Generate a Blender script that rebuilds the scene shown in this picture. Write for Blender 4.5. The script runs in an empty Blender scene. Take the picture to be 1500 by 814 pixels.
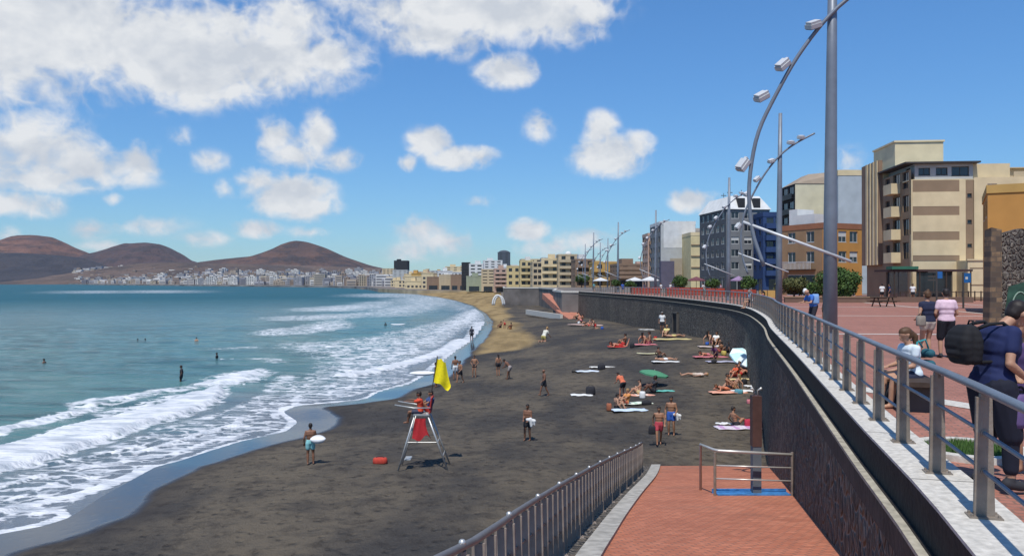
import bpy, math, random
import numpy as np
from mathutils import Vector, Matrix
random.seed(7); rng = np.random.default_rng(7)
sc = bpy.context.scene
C = sc.collection
R = math.radians
F = 1177.0; HZ = 412.0; CZ = 8.0          # focal length in photo pixels, horizon row, eye height above the sea

# ------------------------------------------------------------------ camera
cam = bpy.data.cameras.new('camera'); camo = bpy.data.objects.new('camera', cam); C.objects.link(camo)
cam.lens = 36 * F / 1500; cam.sensor_width = 36; cam.clip_start = 0.1; cam.clip_end = 30000
camo.location = (0, 0, CZ); camo.rotation_euler = (R(90) + math.atan(5 / F), 0, 0)
sc.camera = camo
# ------------------------------------------------------------------ light
SUN_EL = 63.0; SUNV = Vector((-0.24, -0.97, 0)).normalized()
sun = bpy.data.lights.new('sun', 'SUN'); sun.energy = 4.3; sun.angle = R(0.5); sun.color = (1, .955, .88)
suno = bpy.data.objects.new('sun', sun); C.objects.link(suno)
sd = Vector((SUNV.x * math.cos(R(SUN_EL)), SUNV.y * math.cos(R(SUN_EL)), math.sin(R(SUN_EL))))
suno.rotation_euler = sd.to_track_quat('Z', 'Y').to_euler()
sc.view_settings.view_transform = 'Standard'; sc.view_settings.look = 'None'
sc.view_settings.exposure = 0.0; sc.view_settings.gamma = 1.0; sc.view_settings.use_curve_mapping = False
try:
    sc.cycles.use_denoising = True
    sc.cycles.max_bounces = 6; sc.cycles.diffuse_bounces = 3; sc.cycles.glossy_bounces = 3
    sc.cycles.sample_clamp_indirect = 6.0
except Exception: pass

# ------------------------------------------------------------------ world: sky with clouds placed by direction
W = bpy.data.worlds.new('World'); sc.world = W; W.use_nodes = True
nt = W.node_tree; nt.nodes.clear()
def N(t, **k):
    n = nt.nodes.new(t)
    for a, b in k.items(): setattr(n, a, b)
    return n
def L(a, b): nt.links.new(a, b)
def M(op, a, b=None, c=None):
    n = N('ShaderNodeMath', operation=op)
    for i, v in enumerate((a, b, c)):
        if v is None: continue
        if isinstance(v, (int, float)): n.inputs[i].default_value = v
        else: L(v, n.inputs[i])
    return n.outputs[0]
def maprange(v, a, b, c=0.0, d=1.0, smooth=True):
    n = N('ShaderNodeMapRange'); n.interpolation_type = 'SMOOTHSTEP' if smooth else 'LINEAR'
    L(v, n.inputs[0])
    for i, x in zip((1, 2, 3, 4), (a, b, c, d)): n.inputs[i].default_value = x
    return n.outputs[0]
sky = N('ShaderNodeTexSky'); sky.sky_type = 'NISHITA'; sky.sun_disc = False
sky.sun_elevation = R(SUN_EL); sky.sun_rotation = math.atan2(SUNV.x, SUNV.y)
sky.altitude = 0; sky.air_density = 1.0; sky.dust_density = 0.1; sky.ozone_density = 1.5
tc = N('ShaderNodeTexCoord'); sep = N('ShaderNodeSeparateXYZ'); L(tc.outputs['Generated'], sep.inputs[0])
az = M('ARCTAN2', sep.outputs[0], sep.outputs[1]); el = M('ARCSINE', sep.outputs[2])
comb = N('ShaderNodeCombineXYZ'); L(az, comb.inputs[0]); L(el, comb.inputs[1])
P2 = comb.outputs[0]
def noise(vec, scale, detail=8, rough=.55, dist=0.0, off=(0, 0, 0), yscale=1.0):
    mp = N('ShaderNodeMapping'); mp.inputs['Location'].default_value = off; mp.inputs['Scale'].default_value = (1, yscale, 1)
    L(vec, mp.inputs[0])
    n = N('ShaderNodeTexNoise'); n.inputs['Scale'].default_value = scale; n.inputs['Detail'].default_value = detail
    n.inputs['Roughness'].default_value = rough; n.inputs['Distortion'].default_value = dist
    L(mp.outputs[0], n.inputs['Vector']); return n
CLOUDS = [(70,40,250,100,1.15),(250,75,200,75,1.1),(400,78,140,62,1.05),(474,82,52,36,.95),(-60,60,200,95,1.1),(230,112,130,34,.9),
 (430,30,60,36,.75),(690,8,200,56,1.1),(800,14,110,48,1.05),(640,48,85,36,1.0),(610,28,70,38,.85),(860,20,50,32,.8),(345,40,60,30,.8),
 (45,215,100,58,.95),(130,240,80,38,.9),(200,235,36,34,.75),(60,262,95,22,.7),(30,300,70,20,.75),(160,262,70,14,0.49),
 (402,200,32,30,.85),(430,225,48,26,.85),(466,198,28,36,.85),(490,232,40,18,0.54),(425,285,66,34,1.05),(380,268,34,22,.9),(455,306,46,22,.95),
 (375,335,38,14,.7),(455,340,32,11,0.49),(262,200,20,16,0.44),(300,235,34,16,0.44),(330,280,16,18,0.44),(165,292,15,11,0.54),
 (745,103,48,26,1.0),(628,208,34,24,.95),(668,232,50,18,.9),(597,238,15,13,.8),(703,228,30,15,.8),(790,185,24,24,0.44),
 (893,228,58,32,1.0),(878,190,28,26,.75),(935,215,26,24,.8),(1017,293,36,19,.95),(775,338,32,18,.95),(620,335,42,24,0.49),(650,355,60,18,0.44),
 (870,350,60,18,0.44),(810,362,60,18,0.54),(700,295,22,10,0.39),(135,335,30,16,0.54),(210,330,70,16,0.39),(1235,235,36,22,0.36),(600,368,40,16,0.39),
 (10,345,30,16,0.54),(300,350,40,12,0.39),(160,360,40,10,0.44),(-250,150,160,60,.9),(1750,120,160,50,.9),(1900,260,120,35,.9)]
acc = None
for cx, cy, rx, ry, s in CLOUDS:
    a0 = math.atan2(cx - 750, F); e0 = math.atan2(HZ - cy, math.hypot(F, cx - 750))
    cph = math.cos(a0)
    v = N('ShaderNodeVectorMath', operation='SUBTRACT'); L(P2, v.inputs[0]); v.inputs[1].default_value = (a0, e0, 0)
    v2 = N('ShaderNodeVectorMath', operation='MULTIPLY'); L(v.outputs[0], v2.inputs[0])
    v2.inputs[1].default_value = (F / rx / 1.03 / cph ** 2, F / ry / 1.03 / cph, 0)
    ln = N('ShaderNodeVectorMath', operation='LENGTH'); L(v2.outputs[0], ln.inputs[0])
    d = M('MULTIPLY_ADD', ln.outputs['Value'], -s * .85, s)
    acc = d if acc is None else M('SMOOTH_MAX', acc, d, .12)
wn = noise(P2, 16, 3, .5)                                     # large soft billows
n1 = noise(P2, 12, 8, .52, .25, yscale=1.3)
n2 = noise(P2, 12, 8, .52, .25, off=(-.006, -.022, 0), yscale=1.3)
nb = noise(P2, 34, 6, .50, .3, off=(3, 1, 0))
fb = M('MULTIPLY_ADD', n1.outputs[0], 1.7, -.80)
bil = M('ABSOLUTE', M('MULTIPLY_ADD', nb.outputs[0], 2.0, -1.0))
fb = M('ADD', fb, M('MULTIPLY_ADD', bil, -.75, .12))
dens = M('ADD', acc, fb)
mask = maprange(dens, .0, .72)
mask = M('MULTIPLY', mask, maprange(acc, -.12, .22))
rel = M('SUBTRACT', n1.outputs[0], n2.outputs[0])              # light from above on the billows
shade = M('MULTIPLY_ADD', rel, 2.8, .80)
shade = M('SUBTRACT', shade, M('MULTIPLY', bil, .36))
shade = M('SUBTRACT', shade, M('MULTIPLY', maprange(dens, .7, 1.5), .10))
shade = M('MINIMUM', M('MAXIMUM', shade, .45), 1.0)
mixc = N('ShaderNodeMix', data_type='RGBA'); L(shade, mixc.inputs[0])
mixc.inputs[6].default_value = (.50, .57, .68, 1); mixc.inputs[7].default_value = (.93, .95, .97, 1)
SKY_S = 0.105
tint = N('ShaderNodeMix', data_type='RGBA'); tint.blend_type = 'MULTIPLY'; tint.inputs[0].default_value = 1.0
L(sky.outputs[0], tint.inputs[6])
tr = N('ShaderNodeMix', data_type='RGBA'); L(maprange(el, 0.0, .36), tr.inputs[0])
tr.inputs[6].default_value = (.52, .80, 1.08, 1); tr.inputs[7].default_value = (.58, 1.00, 1.40, 1); L(tr.outputs[2], tint.inputs[7])
skyv = N('ShaderNodeVectorMath', operation='SCALE'); L(tint.outputs[2], skyv.inputs[0]); skyv.inputs['Scale'].default_value = 1.0
cl = N('ShaderNodeVectorMath', operation='SCALE'); L(mixc.outputs[2], cl.inputs[0]); cl.inputs['Scale'].default_value = .88 / SKY_S
mx = N('ShaderNodeMix', data_type='RGBA'); L(M('MULTIPLY', mask, .97), mx.inputs[0]); L(skyv.outputs[0], mx.inputs[6]); L(cl.outputs[0], mx.inputs[7])
bg = N('ShaderNodeBackground'); L(mx.outputs[2], bg.inputs[0]); bg.inputs[1].default_value = SKY_S
wo = N('ShaderNodeOutputWorld'); L(bg.outputs[0], wo.inputs[0])

# ------------------------------------------------------------------ geometry helpers
def X_(px, D): return (px - 750) / F * D
def Z_(py, D): return CZ - (py - HZ) * D / F
def G(px, py, h):                     # point on a level h metres below the eye
    D = h * F / (py - HZ); return (X_(px, D), D)

class MB:
    def __init__(s): s.v = []; s.f = []; s.m = []
    def add(s, vs, fs, mi=0):
        o = len(s.v); s.v += [tuple(map(float, v)) for v in vs]
        s.f += [tuple(i + o for i in f) for f in fs]; s.m += [mi] * len(fs)
        return s
    def box(s, x0, y0, z0, x1, y1, z1, mi=0):
        vs = [(x0,y0,z0),(x1,y0,z0),(x1,y1,z0),(x0,y1,z0),(x0,y0,z1),(x1,y0,z1),(x1,y1,z1),(x0,y1,z1)]
        return s.add(vs, [(0,3,2,1),(4,5,6,7),(0,1,5,4),(1,2,6,5),(2,3,7,6),(3,0,4,7)], mi)
    def obox(s, c, size, rot=0, tilt=None, mi=0):
        sx, sy, sz = [a / 2 for a in size]
        m = Matrix.Rotation(rot, 3, 'Z')
        if tilt is not None: m = m @ tilt
        vs = [Vector(c) + m @ Vector((x, y, z)) for z in (-sz, sz) for x, y in ((-sx,-sy),(sx,-sy),(sx,sy),(-sx,sy))]
        return s.add(vs, [(0,3,2,1),(4,5,6,7),(0,1,5,4),(1,2,6,5),(2,3,7,6),(3,0,4,7)], mi)
    def tube(s, pts, r, n=8, mi=0):
        pts = [Vector(p) for p in pts]; k = len(pts)
        rs = r if isinstance(r, (list, tuple)) else [r] * k
        up = None; rings = []
        for i, p in enumerate(pts):
            t = (pts[min(i+1, k-1)] - pts[max(i-1, 0)]).normalized()
            if up is None: up = Vector((0, 0, 1)) if abs(t.z) < .9 else Vector((1, 0, 0))
            a = t.cross(up).normalized(); b = a.cross(t).normalized(); up = b
            rings.append([p + (a * math.cos(2*math.pi*j/n) + b * math.sin(2*math.pi*j/n)) * rs[i] for j in range(n)])
        vs = [v for ring in rings for v in ring]
        fs = [(i*n+j, i*n+(j+1) % n, (i+1)*n+(j+1) % n, (i+1)*n+j) for i in range(k-1) for j in range(n)]
        fs += [tuple(range(n))[::-1], tuple((k-1)*n+j for j in range(n))]
        return s.add(vs, fs, mi)
    def sphere(s, c, r, n=10, m=6, mi=0):
        rx, ry, rz = (r, r, r) if isinstance(r, (int, float)) else r
        vs = [(c[0], c[1], c[2]-rz)]
        for i in range(1, m):
            t = math.pi*i/m - math.pi/2
            for j in range(n):
                a = 2*math.pi*j/n; vs.append((c[0]+rx*math.cos(t)*math.cos(a), c[1]+ry*math.cos(t)*math.sin(a), c[2]+rz*math.sin(t)))
        vs.append((c[0], c[1], c[2]+rz)); fs = []
        for j in range(n): fs.append((0, 1+(j+1) % n, 1+j))
        for i in range(m-2):
            for j in range(n): fs.append((1+i*n+j, 1+i*n+(j+1) % n, 1+(i+1)*n+(j+1) % n, 1+(i+1)*n+j))
        for j in range(n): fs.append((1+(m-2)*n+j, 1+(m-2)*n+(j+1) % n, len(vs)-1))
        return s.add(vs, fs, mi)
    def capsule(s, a, b, ra, rb, n=10):
        a = Vector(a); b = Vector(b); d = b - a; Ld = d.length
        if Ld < 1e-5: return s.sphere(a, max(ra, rb), n, 6)
        t = d / Ld; u = t.orthogonal().normalized(); w = t.cross(u)
        prof = []
        for k in range(5): q = math.pi/2*k/4.0; prof.append((-ra*math.cos(q), ra*math.sin(q)))
        for k in range(5): q = math.pi/2*k/4.0; prof.append((Ld+rb*math.sin(q), rb*math.cos(q)))
        vs = [a + t*prof[0][0]]
        for h, r in prof[1:-1]:
            for j in range(n):
                q = 2*math.pi*j/n; vs.append(a + t*h + (u*math.cos(q)+w*math.sin(q))*r)
        vs.append(a + t*prof[-1][0]); K = len(prof)-2; fs = []
        for j in range(n): fs.append((0, 1+(j+1) % n, 1+j))
        for i in range(K-1):
            for j in range(n): fs.append((1+i*n+j, 1+i*n+(j+1) % n, 1+(i+1)*n+(j+1) % n, 1+(i+1)*n+j))
        for j in range(n): fs.append((1+(K-1)*n+j, 1+(K-1)*n+(j+1) % n, len(vs)-1))
        return s.add(vs, fs)
    def mesh(s, name, mats=(), smooth=False):
        me = bpy.data.meshes.new(name); me.from_pydata(s.v, [], s.f)
        for m in (mats if isinstance(mats, (list, tuple)) else [mats]): me.materials.append(m)
        if any(s.m): me.polygons.foreach_set('material_index', s.m)
        if smooth: me.polygons.foreach_set('use_smooth', [True]*len(s.f))
        me.update(); return me

def link(name, me, parent=None, loc=None, rotz=0.0):
    o = bpy.data.objects.new(name, me); C.objects.link(o)
    if parent: o.parent = parent
    if loc is not None: o.location = loc
    if rotz: o.rotation_euler = (0, 0, rotz)
    return o
def tag(o, label=None, cat=None, group=None, kind=None):
    for k, v in (('label', label), ('category', cat), ('group', group), ('kind', kind)):
        if v: o[k] = v
    return o
def thing(name, label, cat, loc=(0, 0, 0), rotz=0.0, group=None):
    o = bpy.data.objects.new(name, None); C.objects.link(o); o.location = loc; o.rotation_euler = (0, 0, rotz)
    o.empty_display_size = .3
    return tag(o, label, cat, group)
def dup(root, loc, rotz=0.0, label=None, group=None, scale=None):
    r = root.copy(); C.objects.link(r); r.location = loc; r.rotation_euler = (0, 0, rotz)
    if scale: r.scale = scale
    if label: r['label'] = label
    if group: r['group'] = group
    for ch in list(root.children):
        c = ch.copy(); C.objects.link(c); c.parent = r
        for g in ch.children:
            d = g.copy(); C.objects.link(d); d.parent = c
    return r

# ------------------------------------------------------------------ materials
def srgb(r, g, b):
    return tuple((c/255/12.92 if c/255 <= .04045 else ((c/255+.055)/1.055)**2.4) for c in (r, g, b))
_mats = {}
def mat(name, col, rough=.7, metal=0.0, var=.12, vs=3.0, bump=0.0, bs=20.0, spec=.4, col2=None):
    if name in _mats: return _mats[name]
    m = bpy.data.materials.new(name); m.use_nodes = True; t = m.node_tree; b = t.nodes['Principled BSDF']
    b.inputs['Roughness'].default_value = rough; b.inputs['Metallic'].default_value = metal
    b.inputs['Specular IOR Level'].default_value = spec
    tcn = t.nodes.new('ShaderNodeTexCoord'); no = t.nodes.new('ShaderNodeTexNoise')
    no.inputs['Scale'].default_value = vs; no.inputs['Detail'].default_value = 6
    t.links.new(tcn.outputs['Object'], no.inputs['Vector'])
    mi = t.nodes.new('ShaderNodeMix'); mi.data_type = 'RGBA'
    c2 = col2 or tuple(min(1, c*(1+var)) for c in col); c1 = tuple(c*(1-var) for c in col) if not col2 else col
    mi.inputs[6].default_value = (*c1, 1); mi.inputs[7].default_value = (*c2, 1)
    mr = t.nodes.new('ShaderNodeMapRange'); mr.inputs[1].default_value = .3; mr.inputs[2].default_value = .7
    t.links.new(no.outputs[0], mr.inputs[0]); t.links.new(mr.outputs[0], mi.inputs[0]); t.links.new(mi.outputs[2], b.inputs['Base Color'])
    if bump:
        n2 = t.nodes.new('ShaderNodeTexNoise'); n2.inputs['Scale'].default_value = bs; n2.inputs['Detail'].default_value = 4
        t.links.new(tcn.outputs['Object'], n2.inputs['Vector'])
        bu = t.nodes.new('ShaderNodeBump'); bu.inputs['Strength'].default_value = bump; bu.inputs['Distance'].default_value = .05
        t.links.new(n2.outputs[0], bu.inputs['Height']); t.links.new(bu.outputs[0], b.inputs['Normal'])
    _mats[name] = m; return m
class MG:                                    # small node-graph helper for the larger materials
    def __init__(s, name, rough=.8):
        s.m = bpy.data.materials.new(name); s.m.use_nodes = True; s.t = s.m.node_tree; s.b = s.t.nodes['Principled BSDF']
        s.b.inputs['Roughness'].default_value = rough
        s.tc = s.t.nodes.new('ShaderNodeTexCoord').outputs['Object']
    def n(s, t, **k):
        x = s.t.nodes.new(t)
        for a, b in k.items(): setattr(x, a, b)
        return x
    def l(s, a, b): s.t.links.new(a, b)
    def map(s, vec, scale=(1,1,1), rot=(0,0,0), loc=(0,0,0)):
        x = s.n('ShaderNodeMapping'); x.inputs['Scale'].default_value = scale; x.inputs['Rotation'].default_value = rot
        x.inputs['Location'].default_value = loc; s.l(vec, x.inputs[0]); return x.outputs[0]
    def noise(s, vec, scale, detail=6, rough=.55, dist=0):
        x = s.n('ShaderNodeTexNoise'); x.inputs['Scale'].default_value = scale; x.inputs['Detail'].default_value = detail
        x.inputs['Roughness'].default_value = rough; x.inputs['Distortion'].default_value = dist; s.l(vec, x.inputs['Vector']); return x.outputs[0]
    def math(s, op, a, b=None, c=None):
        x = s.n('ShaderNodeMath', operation=op)
        for i, v in enumerate((a, b, c)):
            if v is None: continue
            if isinstance(v, (int, float)): x.inputs[i].default_value = v
            else: s.l(v, x.inputs[i])
        return x.outputs[0]
    def mr(s, v, a, b, c=0.0, d=1.0):
        x = s.n('ShaderNodeMapRange'); x.interpolation_type = 'SMOOTHSTEP'; s.l(v, x.inputs[0])
        for i, q in zip((1,2,3,4), (a,b,c,d)): x.inputs[i].default_value = q
        return x.outputs[0]
    def mix(s, f, a, b, blend='MIX'):
        x = s.n('ShaderNodeMix', data_type='RGBA'); x.blend_type = blend
        if isinstance(f, (int, float)): x.inputs[0].default_value = f
        else: s.l(f, x.inputs[0])
        for i, v in ((6, a), (7, b)):
            if isinstance(v, tuple): x.inputs[i].default_value = (*v[:3], 1)
            else: s.l(v, x.inputs[i])
        return x.outputs[2]
    def attr(s, name):
        x = s.n('ShaderNodeAttribute'); x.attribute_name = name; return x
    def bump(s, h, strength=.5, dist=.05, normal=None):
        x = s.n('ShaderNodeBump'); x.inputs['Strength'].default_value = strength; x.inputs['Distance'].default_value = dist
        s.l(h, x.inputs['Height'])
        if normal is not None: s.l(normal, x.inputs['Normal'])
        return x.outputs[0]
    def col(s, c): s.l(c, s.b.inputs['Base Color'])
    def nrm(s, c): s.l(c, s.b.inputs['Normal'])

STEEL = mat('brushed_steel', (.30, .285, .265), .38, .85, .12, 6, .05, 60)
POSTM = mat('weathered_steel_plate', (.25,.21,.17), .5, .25,.25, 5, .1, 40)
LAMPM = mat('grey_painted_steel', (.19, .215, .25), .45, .2, .1, 3)
LAMPW = mat('pale_lamp_housing', (.55, .56, .56), .45, .1, .1, 3)
LAMPG = mat('lamp_glass', (.25, .28, .30), .15, 0, .1, 3, spec=.8)
GRAN = mat('pale_granite', (.54,.51,.45), .75, 0, .22, 14, .15, 60)
LEDGE = mat('concrete_ledge', (.36,.33,.26), .85, 0, .3, 8, .3, 30)
BAND = mat('shade_and_joint_stone', (.020,.017,.015), .9, 0, .3, 4, .3, 12)  # shade below the kerb as a near-black colour; also used for slab joints
DGLASS = mat('dark_window_glass', (.022, .028, .036), .12, 0, .2, 1, spec=.7)
FRAMEW = mat('white_window_frame', (.55, .55, .53), .6)
FRAMED = mat('dark_window_frame', (.06, .055, .05), .6)
BLACKM = mat('black_fabric', (.010, .010, .012), .85, 0, .2, 12)
WOODD = mat('dark_wood', (.05, .032, .022), .7, 0, .3, 8)

# ------------------------------------------------------------------ ground plan
WALL = [(-1.9,-9),(.1,-3.5),(1.05,-1.2),(1.95,1.6),(3.13,5.42),(3.75,7.56),(4.36,9.9),(5.5,14.1),(7.4,21.1),(10.3,32),(12.7,40.3),(15.0,49.5),(16.5,56.5),(17.6,64),
        (18.1,73),(18.3,86),(17.8,101),(15.6,121),(14.0,136),(12.4,149)]
def smooth_path(pts, step=1.0):
    P = [Vector((*p, 0)) for p in pts]; out = []
    for i in range(len(P)-1):
        p0 = P[max(i-1, 0)]; p1 = P[i]; p2 = P[i+1]; p3 = P[min(i+2, len(P)-1)]
        n = max(2, int((p2-p1).length/step))
        for k in range(n):
            t = k/n
            a = 2*p1; b = p2-p0; c = 2*p0-5*p1+4*p2-p3; d = -p0+3*p1-3*p2+p3
            q = .5*(a+b*t+c*t*t+d*t*t*t); out.append((q.x, q.y))
    out.append(pts[-1]); return out
WP = smooth_path(WALL, 1.0)
FARW = [(12.4,149),(9.3,150),(8.6,168),(11,200),(8,238),(-2.5,243),(-3,268),(-6,420),(-20,470),(-58,492),(-100,600)]
WALLALL = WP + FARW[1:]
def wall_x(y):
    for (a, b), (c, d) in zip(WP[:-1], WP[1:]):
        if b <= y <= d: return a+(c-a)*(y-b)/(d-b)
    return WP[-1][0]
def offset(path, d):                        # +d = to the right of travel (inland)
    out = []
    for i in range(len(path)):
        a = Vector(path[max(i-1, 0)]); b = Vector(path[min(i+1, len(path)-1)]); t = (b-a).normalized()
        out.append((path[i][0]+t.y*d, path[i][1]-t.x*d))
    return out
PI_2 = math.pi/2; FLOOR = 6.05; KERB = 6.15; FLOOR2 = 2.6

SHORE_PX = [(-900,1300),(-300,880),(-80,800),(0,779),(60,768),(94,757),(140,727),(180,706),(223,683),(260,674),(303,660),(349,646),(418,631),(434,618),(412,603),(432,594),(503,588),
 (537,584),(557,573),(604,561),(628,546),(648,530),(671,512),(690,500),(703,487),(711,472),(706,460),(690,448),(665,440),(640,435),(610,431),(590,428.5),(566,426)]
SHORE = [G(x, y, 8.0) for x, y in SHORE_PX]
COAST = [(-100,600),(-122,700),(-150,820),(-240,1046),(-514,1345),(-900,1750),(-1156,2092),(-1500,2354),(-2600,2900),(-4500,3300)]
SHORE2 = [(-30,-20)] + SHORE[1:] + [(-152,822)]
def seg_dist(px, py, path):
    best = np.full(px.shape, 1e9); sgn = np.zeros(px.shape)
    for (ax, ay), (bx, by) in zip(path[:-1], path[1:]):
        dx, dy = bx-ax, by-ay; L2 = dx*dx+dy*dy+1e-9
        t = np.clip(((px-ax)*dx+(py-ay)*dy)/L2, 0, 1)
        qx = px-(ax+t*dx); qy = py-(ay+t*dy); d = np.hypot(qx, qy)
        cr = dx*qy-dy*qx
        upd = d < best; best = np.where(upd, d, best); sgn = np.where(upd, np.sign(-cr), sgn)
    return best*np.where(sgn == 0, 1, sgn)          # positive to the right of travel (inland)
def inpoly(px, py, poly):
    r = np.zeros(px.shape, bool); n = len(poly)
    for i in range(n):
        ax, ay = poly[i]; bx, by = poly[(i+1) % n]
        if ay == by: continue
        c = ((ay > py) != (by > py)) & (px < (bx-ax)*(py-ay)/(by-ay)+ax); r ^= c
    return r
SHP = SHORE2[:1] + SHORE2[1:]
def sand_z(x, y):
    x = np.asarray(x, float); y = np.asarray(y, float)
    d = seg_dist(x, y, SHP)
    z = np.where(d > 0, .98*(1-np.exp(-np.maximum(d, 0)/15.0)), np.maximum(d*.045, -3.0))
    A = np.interp(y, [30, 45, 58, 72, 90, 110, 130, 155, 200, 300], [0, .25, .9, 1.9, 1.5, 1.1, 1.1, .5, .1, 0])
    wd = np.abs(seg_dist(x, y, WP[::3]))
    z = z + np.where(d > 0, A*np.exp(-(wd/14.0)**2), 0)
    fd = np.abs(seg_dist(x, y, FARW[4:])); z = z + np.where((d > 0) & (y > 225), np.clip((y-225)/90, 0, 1)*1.5*np.exp(-(fd/42.0)**2)*np.clip(1-np.exp(-(np.maximum(d,0)/22)**1.5), 0, 1), 0)
    u = .035*np.sin(x*1.3+np.sin(y*.7)*1.7)*np.sin(y*1.1+x*.4)+.02*np.sin(x*3.1+y*2.3)*np.sin(y*2.9-x*1.1)
    z = z + np.where(d > 3, u*np.clip((d-3)/6, 0, 1)*(y < 150), 0)
    return z
def on_sand(px, py):
    h = 7.1
    for _ in range(25):
        x, y = G(px, py, h); h = .5*h+.5*(CZ-float(sand_z(np.array([x]), np.array([y]))[0]))
    x, y = G(px, py, h); return (x, y, float(sand_z(np.array([x]), np.array([y]))[0]))

# ------------------------------------------------------------------ ground sheet
def fan(ang, rad):
    A, Rr = np.meshgrid(ang, rad); x = (np.sin(A)*Rr).ravel(); y = (np.cos(A)*Rr).ravel()
    nc, nr = len(ang), len(rad); i = np.arange((nr-1)*(nc-1)); r = i//(nc-1); c = i % (nc-1)
    f = np.stack([r*nc+c, r*nc+c+1, (r+1)*nc+c+1, (r+1)*nc+c], 1)
    return x, y, f
def fast_mesh(name, x, y, z, f, m, smooth=True):
    me = bpy.data.meshes.new(name); me.vertices.add(len(x)); me.vertices.foreach_set('co', np.stack([x, y, z], 1).ravel())
    me.loops.add(f.size); me.loops.foreach_set('vertex_index', f[:, ::-1].ravel().astype(np.int32))
    me.polygons.add(len(f)); me.polygons.foreach_set('loop_start', np.arange(0, f.size, 4, dtype=np.int32))
    me.polygons.foreach_set('loop_total', np.full(len(f), 4, dtype=np.int32))
    me.polygons.foreach_set('use_smooth', np.full(len(f), smooth))
    me.materials.append(m); me.update(); me.validate(); return me
def fattr(me, name, arr):
    a = me.attributes.new(name, 'FLOAT', 'POINT'); a.data.foreach_set('value', np.asarray(arr, np.float32))

GOLD_PX = [(585,426),(680,428),(742,430),(747,446),(738,455),(747,466),(757,480),(767,491),(785,500),(778,508),(757,515),(720,518),(684,519),(695,506),(707,493),(713,472),(706,459),(690,446),(650,437),(600,431)]
GOLD = [G(x, y, 7.6) for x, y in GOLD_PX]
def polymask(x, y, poly, soft):
    ins = inpoly(x, y, poly); d = np.abs(seg_dist(x, y, poly+poly[:1])); sd_ = np.where(ins, d, -d)
    return np.clip(.5+sd_/soft*.5, 0, 1)
gs = MG('volcanic_sand', .9)
wetA = gs.attr('wet').outputs['Fac']; goldA = gs.attr('gold').outputs['Fac']
nA = gs.noise(gs.map(gs.tc, (.16,.10,.2)), 1, 6, .6); nB = gs.noise(gs.tc, 1.6, 6, .65); nC = gs.noise(gs.tc, 12, 5, .6); nD = gs.noise(gs.map(gs.tc, (.35,.9,.5)), 1, 6, .65, .6)
c = gs.mix(gs.mr(nA, .38, .62), (.054,.050,.047), (.128,.106,.078))
c = gs.mix(gs.mr(nD, .50, .72, 0, .6), c, (.034,.032,.033))
c = gs.mix(gs.math('MULTIPLY', gs.mr(nB, .45, .7), .65), c, (.030,.026,.024))
fp0 = gs.n('ShaderNodeTexVoronoi', feature='F1'); fp0.inputs['Scale'].default_value = 2.4; gs.l(gs.map(gs.tc, (1,.8,1)), fp0.inputs['Vector'])
c = gs.mix(gs.math('MULTIPLY', gs.mr(fp0.outputs['Distance'], .22, .08), gs.mr(nB, .45, .6, 0, .55)), c, (.026,.023,.022))  # footprint pits darkened: their shade is mixed into the sand colour
c = gs.mix(gs.math('MULTIPLY', gs.mr(nC, .5, .75), .5), c, (.115,.10,.082))
gn = gs.math('ADD', goldA, gs.math('MULTIPLY_ADD', gs.noise(gs.map(gs.tc, (.10,.035,.1)), 1, 5, .6), .9, -.45))
gf = gs.mr(gn, .38, .62)
gc = gs.mix(gs.mr(gs.noise(gs.map(gs.tc, (.2,.05,.1), loc=(5,3,0)), 1, 5, .6), .4, .62), (.33,.235,.11), (.20,.14,.065))
c = gs.mix(gf, c, gc)
wn_ = gs.math('ADD', wetA, gs.math('MULTIPLY_ADD', gs.noise(gs.map(gs.tc, (.22,.22,.2)), 1, 4, .5), .24, -.12))
wet = gs.mr(wn_, .42, .55)
damp = gs.mr(wn_, .12, .45)
c = gs.mix(gs.math('MULTIPLY', damp, .40), c, (.022,.019,.019))
c = gs.mix(gs.math('MULTIPLY', wet, .93), c, (.010,.018,.036))  # blue in the wet sand's base colour imitates the reflected sky
gs.col(c)
rg = gs.math('MULTIPLY_ADD', wet, -.80, .92); gs.l(rg, gs.b.inputs['Roughness'])
gs.l(gs.math('MULTIPLY_ADD', wet, .35, .15), gs.b.inputs['Specular IOR Level'])
fp = gs.n('ShaderNodeTexVoronoi', feature='SMOOTH_F1'); fp.inputs['Scale'].default_value = 2.4; gs.l(gs.map(gs.tc, (1,.8,1)), fp.inputs['Vector'])
hh = gs.math('ADD', gs.math('ADD', gs.math('MULTIPLY', nB, .8), gs.math('MULTIPLY', nC, .35)), gs.math('MULTIPLY', gs.mr(fp.outputs['Distance'], .05, .38), .55))
bn = gs.n('ShaderNodeBump'); gs.l(hh, bn.inputs['Height']); bn.inputs['Distance'].default_value = .20
gs.l(gs.math('MULTIPLY_ADD', gs.math('MAXIMUM', wet, gs.math('MULTIPLY', damp, .7)), -.97, 1.0), bn.inputs['Strength']); gs.nrm(bn.outputs[0])

ang = np.concatenate([np.radians(np.linspace(-180, -46, 24)[:-1]), np.radians(np.linspace(-46, 36, 400)), np.radians(np.linspace(36, 180, 24)[1:])])
rad = np.concatenate([[.3], np.geomspace(1.5, 700, 420), np.geomspace(700, 9000, 24)[1:]])
x, y, f = fan(ang, rad); z = sand_z(x, y)
me = fast_mesh('ground', x, y, z, f, gs.m)
d = seg_dist(x, y, SHP)
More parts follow.
